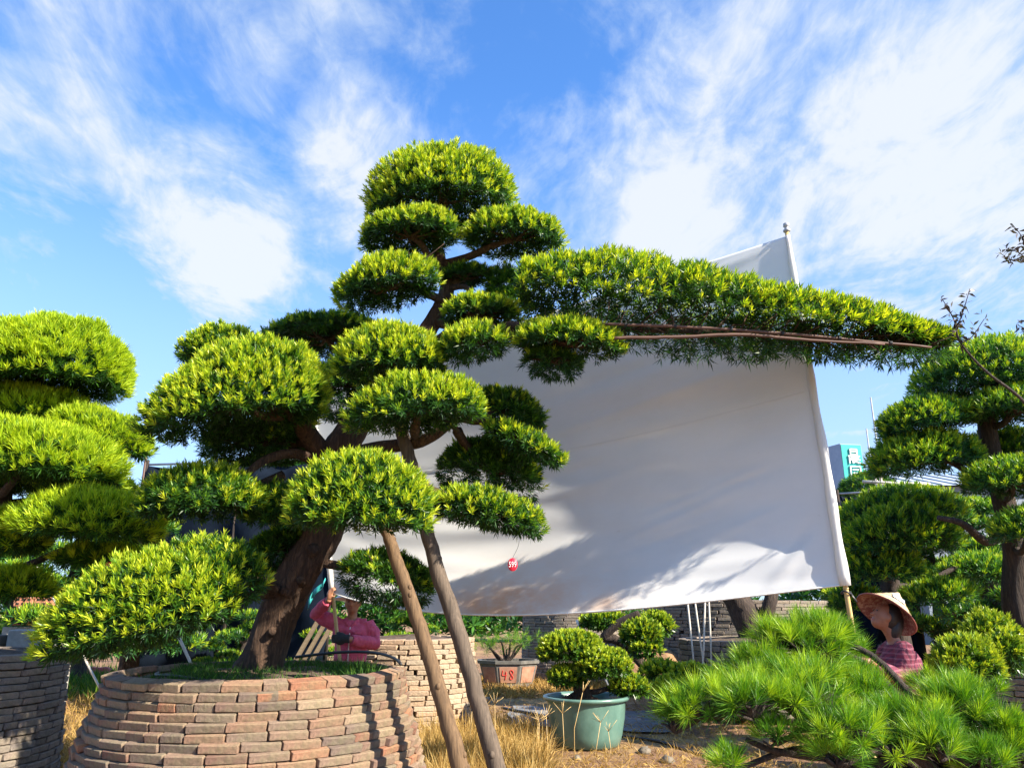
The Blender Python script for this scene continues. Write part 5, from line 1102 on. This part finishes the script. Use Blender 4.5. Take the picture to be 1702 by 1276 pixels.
a, b_ = stake(296, 1100, 1056, 7.6, 316); stick('short pale stick leaning at the left rim of the large planter', a, b_, .014)
# boards and teal strip behind the pink shirt
for k, (x, lab) in enumerate([(506, 'left weathered board leaning behind the large planter'), (520, 'middle weathered board leaning behind the large planter'), (533, 'right weathered board leaning behind the large planter')]):
    a = at(x + 22, 1032, 9.0 + k * .06); b_ = at(x - 12, 1092, 9.0 + k * .06); d = b_ - a; b_ = a + d * ((a[2] + .02) / -d[2]); c = (a + b_) / 2; L_ = np.linalg.norm(b_ - a)
    rq = Vector(a - b_).to_track_quat('Z', 'Y').to_matrix(); single('board', MB().box(c, (.115, .03, L_), rq), M_WOODB, lab, 'board', b_, 'weathered leaning boards', .003)
mb = MB(); ps = spline([at(512, 1005, 8.6), at(522, 985, 8.6), at(536, 972, 8.55), at(541, 962, 8.6)], 6); V = []
for i, p in enumerate(ps): V += [p + np.array([0, 0, .05 - .002 * i]), p - np.array([0, .02 * math.sin(i), .05 - .002 * i])]
mb.add(V, [(2 * i, 2 * i + 1, 2 * i + 3, 2 * i + 2) for i in range(len(ps) - 1)], True); 
o = single('plastic_strip', mb, M_TEAL, 'teal plastic strip caught between the trunk and the raised elbow', 'strip'); o.modifiers.new('solid', 'SOLIDIFY').thickness = .004
# rubble at the left edge
def blockthing(name, label, c, size, mat, rz=0, cat='block', group=None, rx=0):
    return single(name, MB().box((c[0], c[1], c[2] + size[2] / 2), size, Matrix.Rotation(rz, 3, 'Z') @ Matrix.Rotation(rx, 3, 'X')), mat, label, cat, (c[0], c[1], c[2]), group, .012)
g1 = at(48, 1062, 8.7); rub = [('concrete_block', 'pale concrete block behind the left brick planter', (g1[0], 8.7, 0), (.34, .3, g1[2] + .1), M_CONC, .3), ('concrete_block', 'darker flat concrete block at the left edge behind the planter', (g1[0] - .45, 8.5, 0), (.5, .4, g1[2] + .05), M_ROCK, -.2)]
for r_ in rub: blockthing(r_[0], r_[1], r_[2], r_[3], r_[4], r_[5], 'block', 'concrete blocks behind the left planter')
hb_ = at(72, 1012, 10.2); hbk = empty('hollow_brick_stack', (hb_[0], 10.2, 0), 'stack of red hollow bricks behind the left planter', 'bricks')
zs = hb_[2] - .2
MB().box((0, 0, zs / 2 - .02), (.7, .4, zs + .02)).build('base_block', M_CONC, hbk)
for i in range(3):
    for j in range(2):
        bk = MB().box((-.2 + j * .26 + .06 * (i % 2), 0, zs + .06 + i * .115), (.24, .24, .11)).build('brick', M_PERF, hbk, (0, 0, 0), .004)
        for u in (-.07, 0, .07):
            for w in (-.025, .025): MB().box((-.2 + j * .26 + .06 * (i % 2) + u, -.1205, zs + .06 + i * .115 + w), (.04, .004, .026)).build('hole_shade', M_DARKFILL, bk)  # dark plates on the brick face stand in for shaded holes
rt_ = np.array([*ground(145, 1131)[:2], .36])
mb = MB(); n = 14; V = []
for i in range(n + 1):
    for j in range(n + 1):
        u, v = i / n, j / n; V.append((rt_[0] - .4 + .8 * u, rt_[1] + .5 * v, -.05 + (rt_[2] + .05) * math.sin(math.pi * min(1, v * 1.1 + .02)) ** .6 * (.9 + .1 * math.sin(u * 11)) * (1 - .25 * u) + .03 * math.sin(u * 13 + v * 5)))
mb.add(V, [(i * (n + 1) + j, (i + 1) * (n + 1) + j, (i + 1) * (n + 1) + j + 1, i * (n + 1) + j + 1) for i in range(n) for j in range(n)], True)
single('red_tarp', mb, M_REDTARP, 'crumpled red tarp heap between the two left planters', 'tarp', (rt_[0], rt_[1], 0))
# broad-leaved plant on the left planter rim
bp = np.array([-4.35, 6.45, 1.08]); blp = empty('broad_leaf_plant', bp, 'low plant with broad dark leaves on the left brick planter', 'plant')
for i in range(16):
    c = bp + np.array([rng.uniform(-.55, .3), rng.uniform(-.2, .25), 0]); an = rng.uniform(0, 6.28); l = rng.uniform(.12, .2); d = np.array([math.cos(an), math.sin(an), .45]); sd_ = np.array([-math.sin(an), math.cos(an), 0])
    P_ = [c, c + d * l * .35 + sd_ * l * .32, c + d * l * .75 + sd_ * l * .25 + UP * .01, c + d * l * 1.05 - UP * .03, c + d * l * .75 - sd_ * l * .25 + UP * .01, c + d * l * .35 - sd_ * l * .32, c + d * l * .55 - UP * .015]
    MB().add(P_, [(0, 6, 1), (1, 6, 2), (2, 6, 3), (3, 6, 4), (4, 6, 5), (5, 6, 0)], True).build('leaf', M_BIGLEAF, blp, bp)
# scattered stones on the dirt
for i in range(16):
    g = ground(rng.uniform(760, 1330), rng.uniform(1150, 1270)); r = rng.uniform(.03, .07); mb = MB(); mb.ell((g[0], g[1], gz(g[0], g[1]) + r * .3), (r * 1.3, r, r * .7), Matrix.Rotation(rng.uniform(0, 3), 3, 'Z'), 9, 6)
    mb.v = [tuple(np.array(v) + rng.normal(0, r * .09, 3)) for v in mb.v]
    single('stone', mb, M_ROCK, 'small grey-brown stone lying on the dirt among the straw', 'stone', (g[0], g[1], 0), 'small stones on the dirt')
print('objects', len(bpy.data.objects), 'tris', sum(len(m_.polygons) for m_ in bpy.data.meshes) * 2)
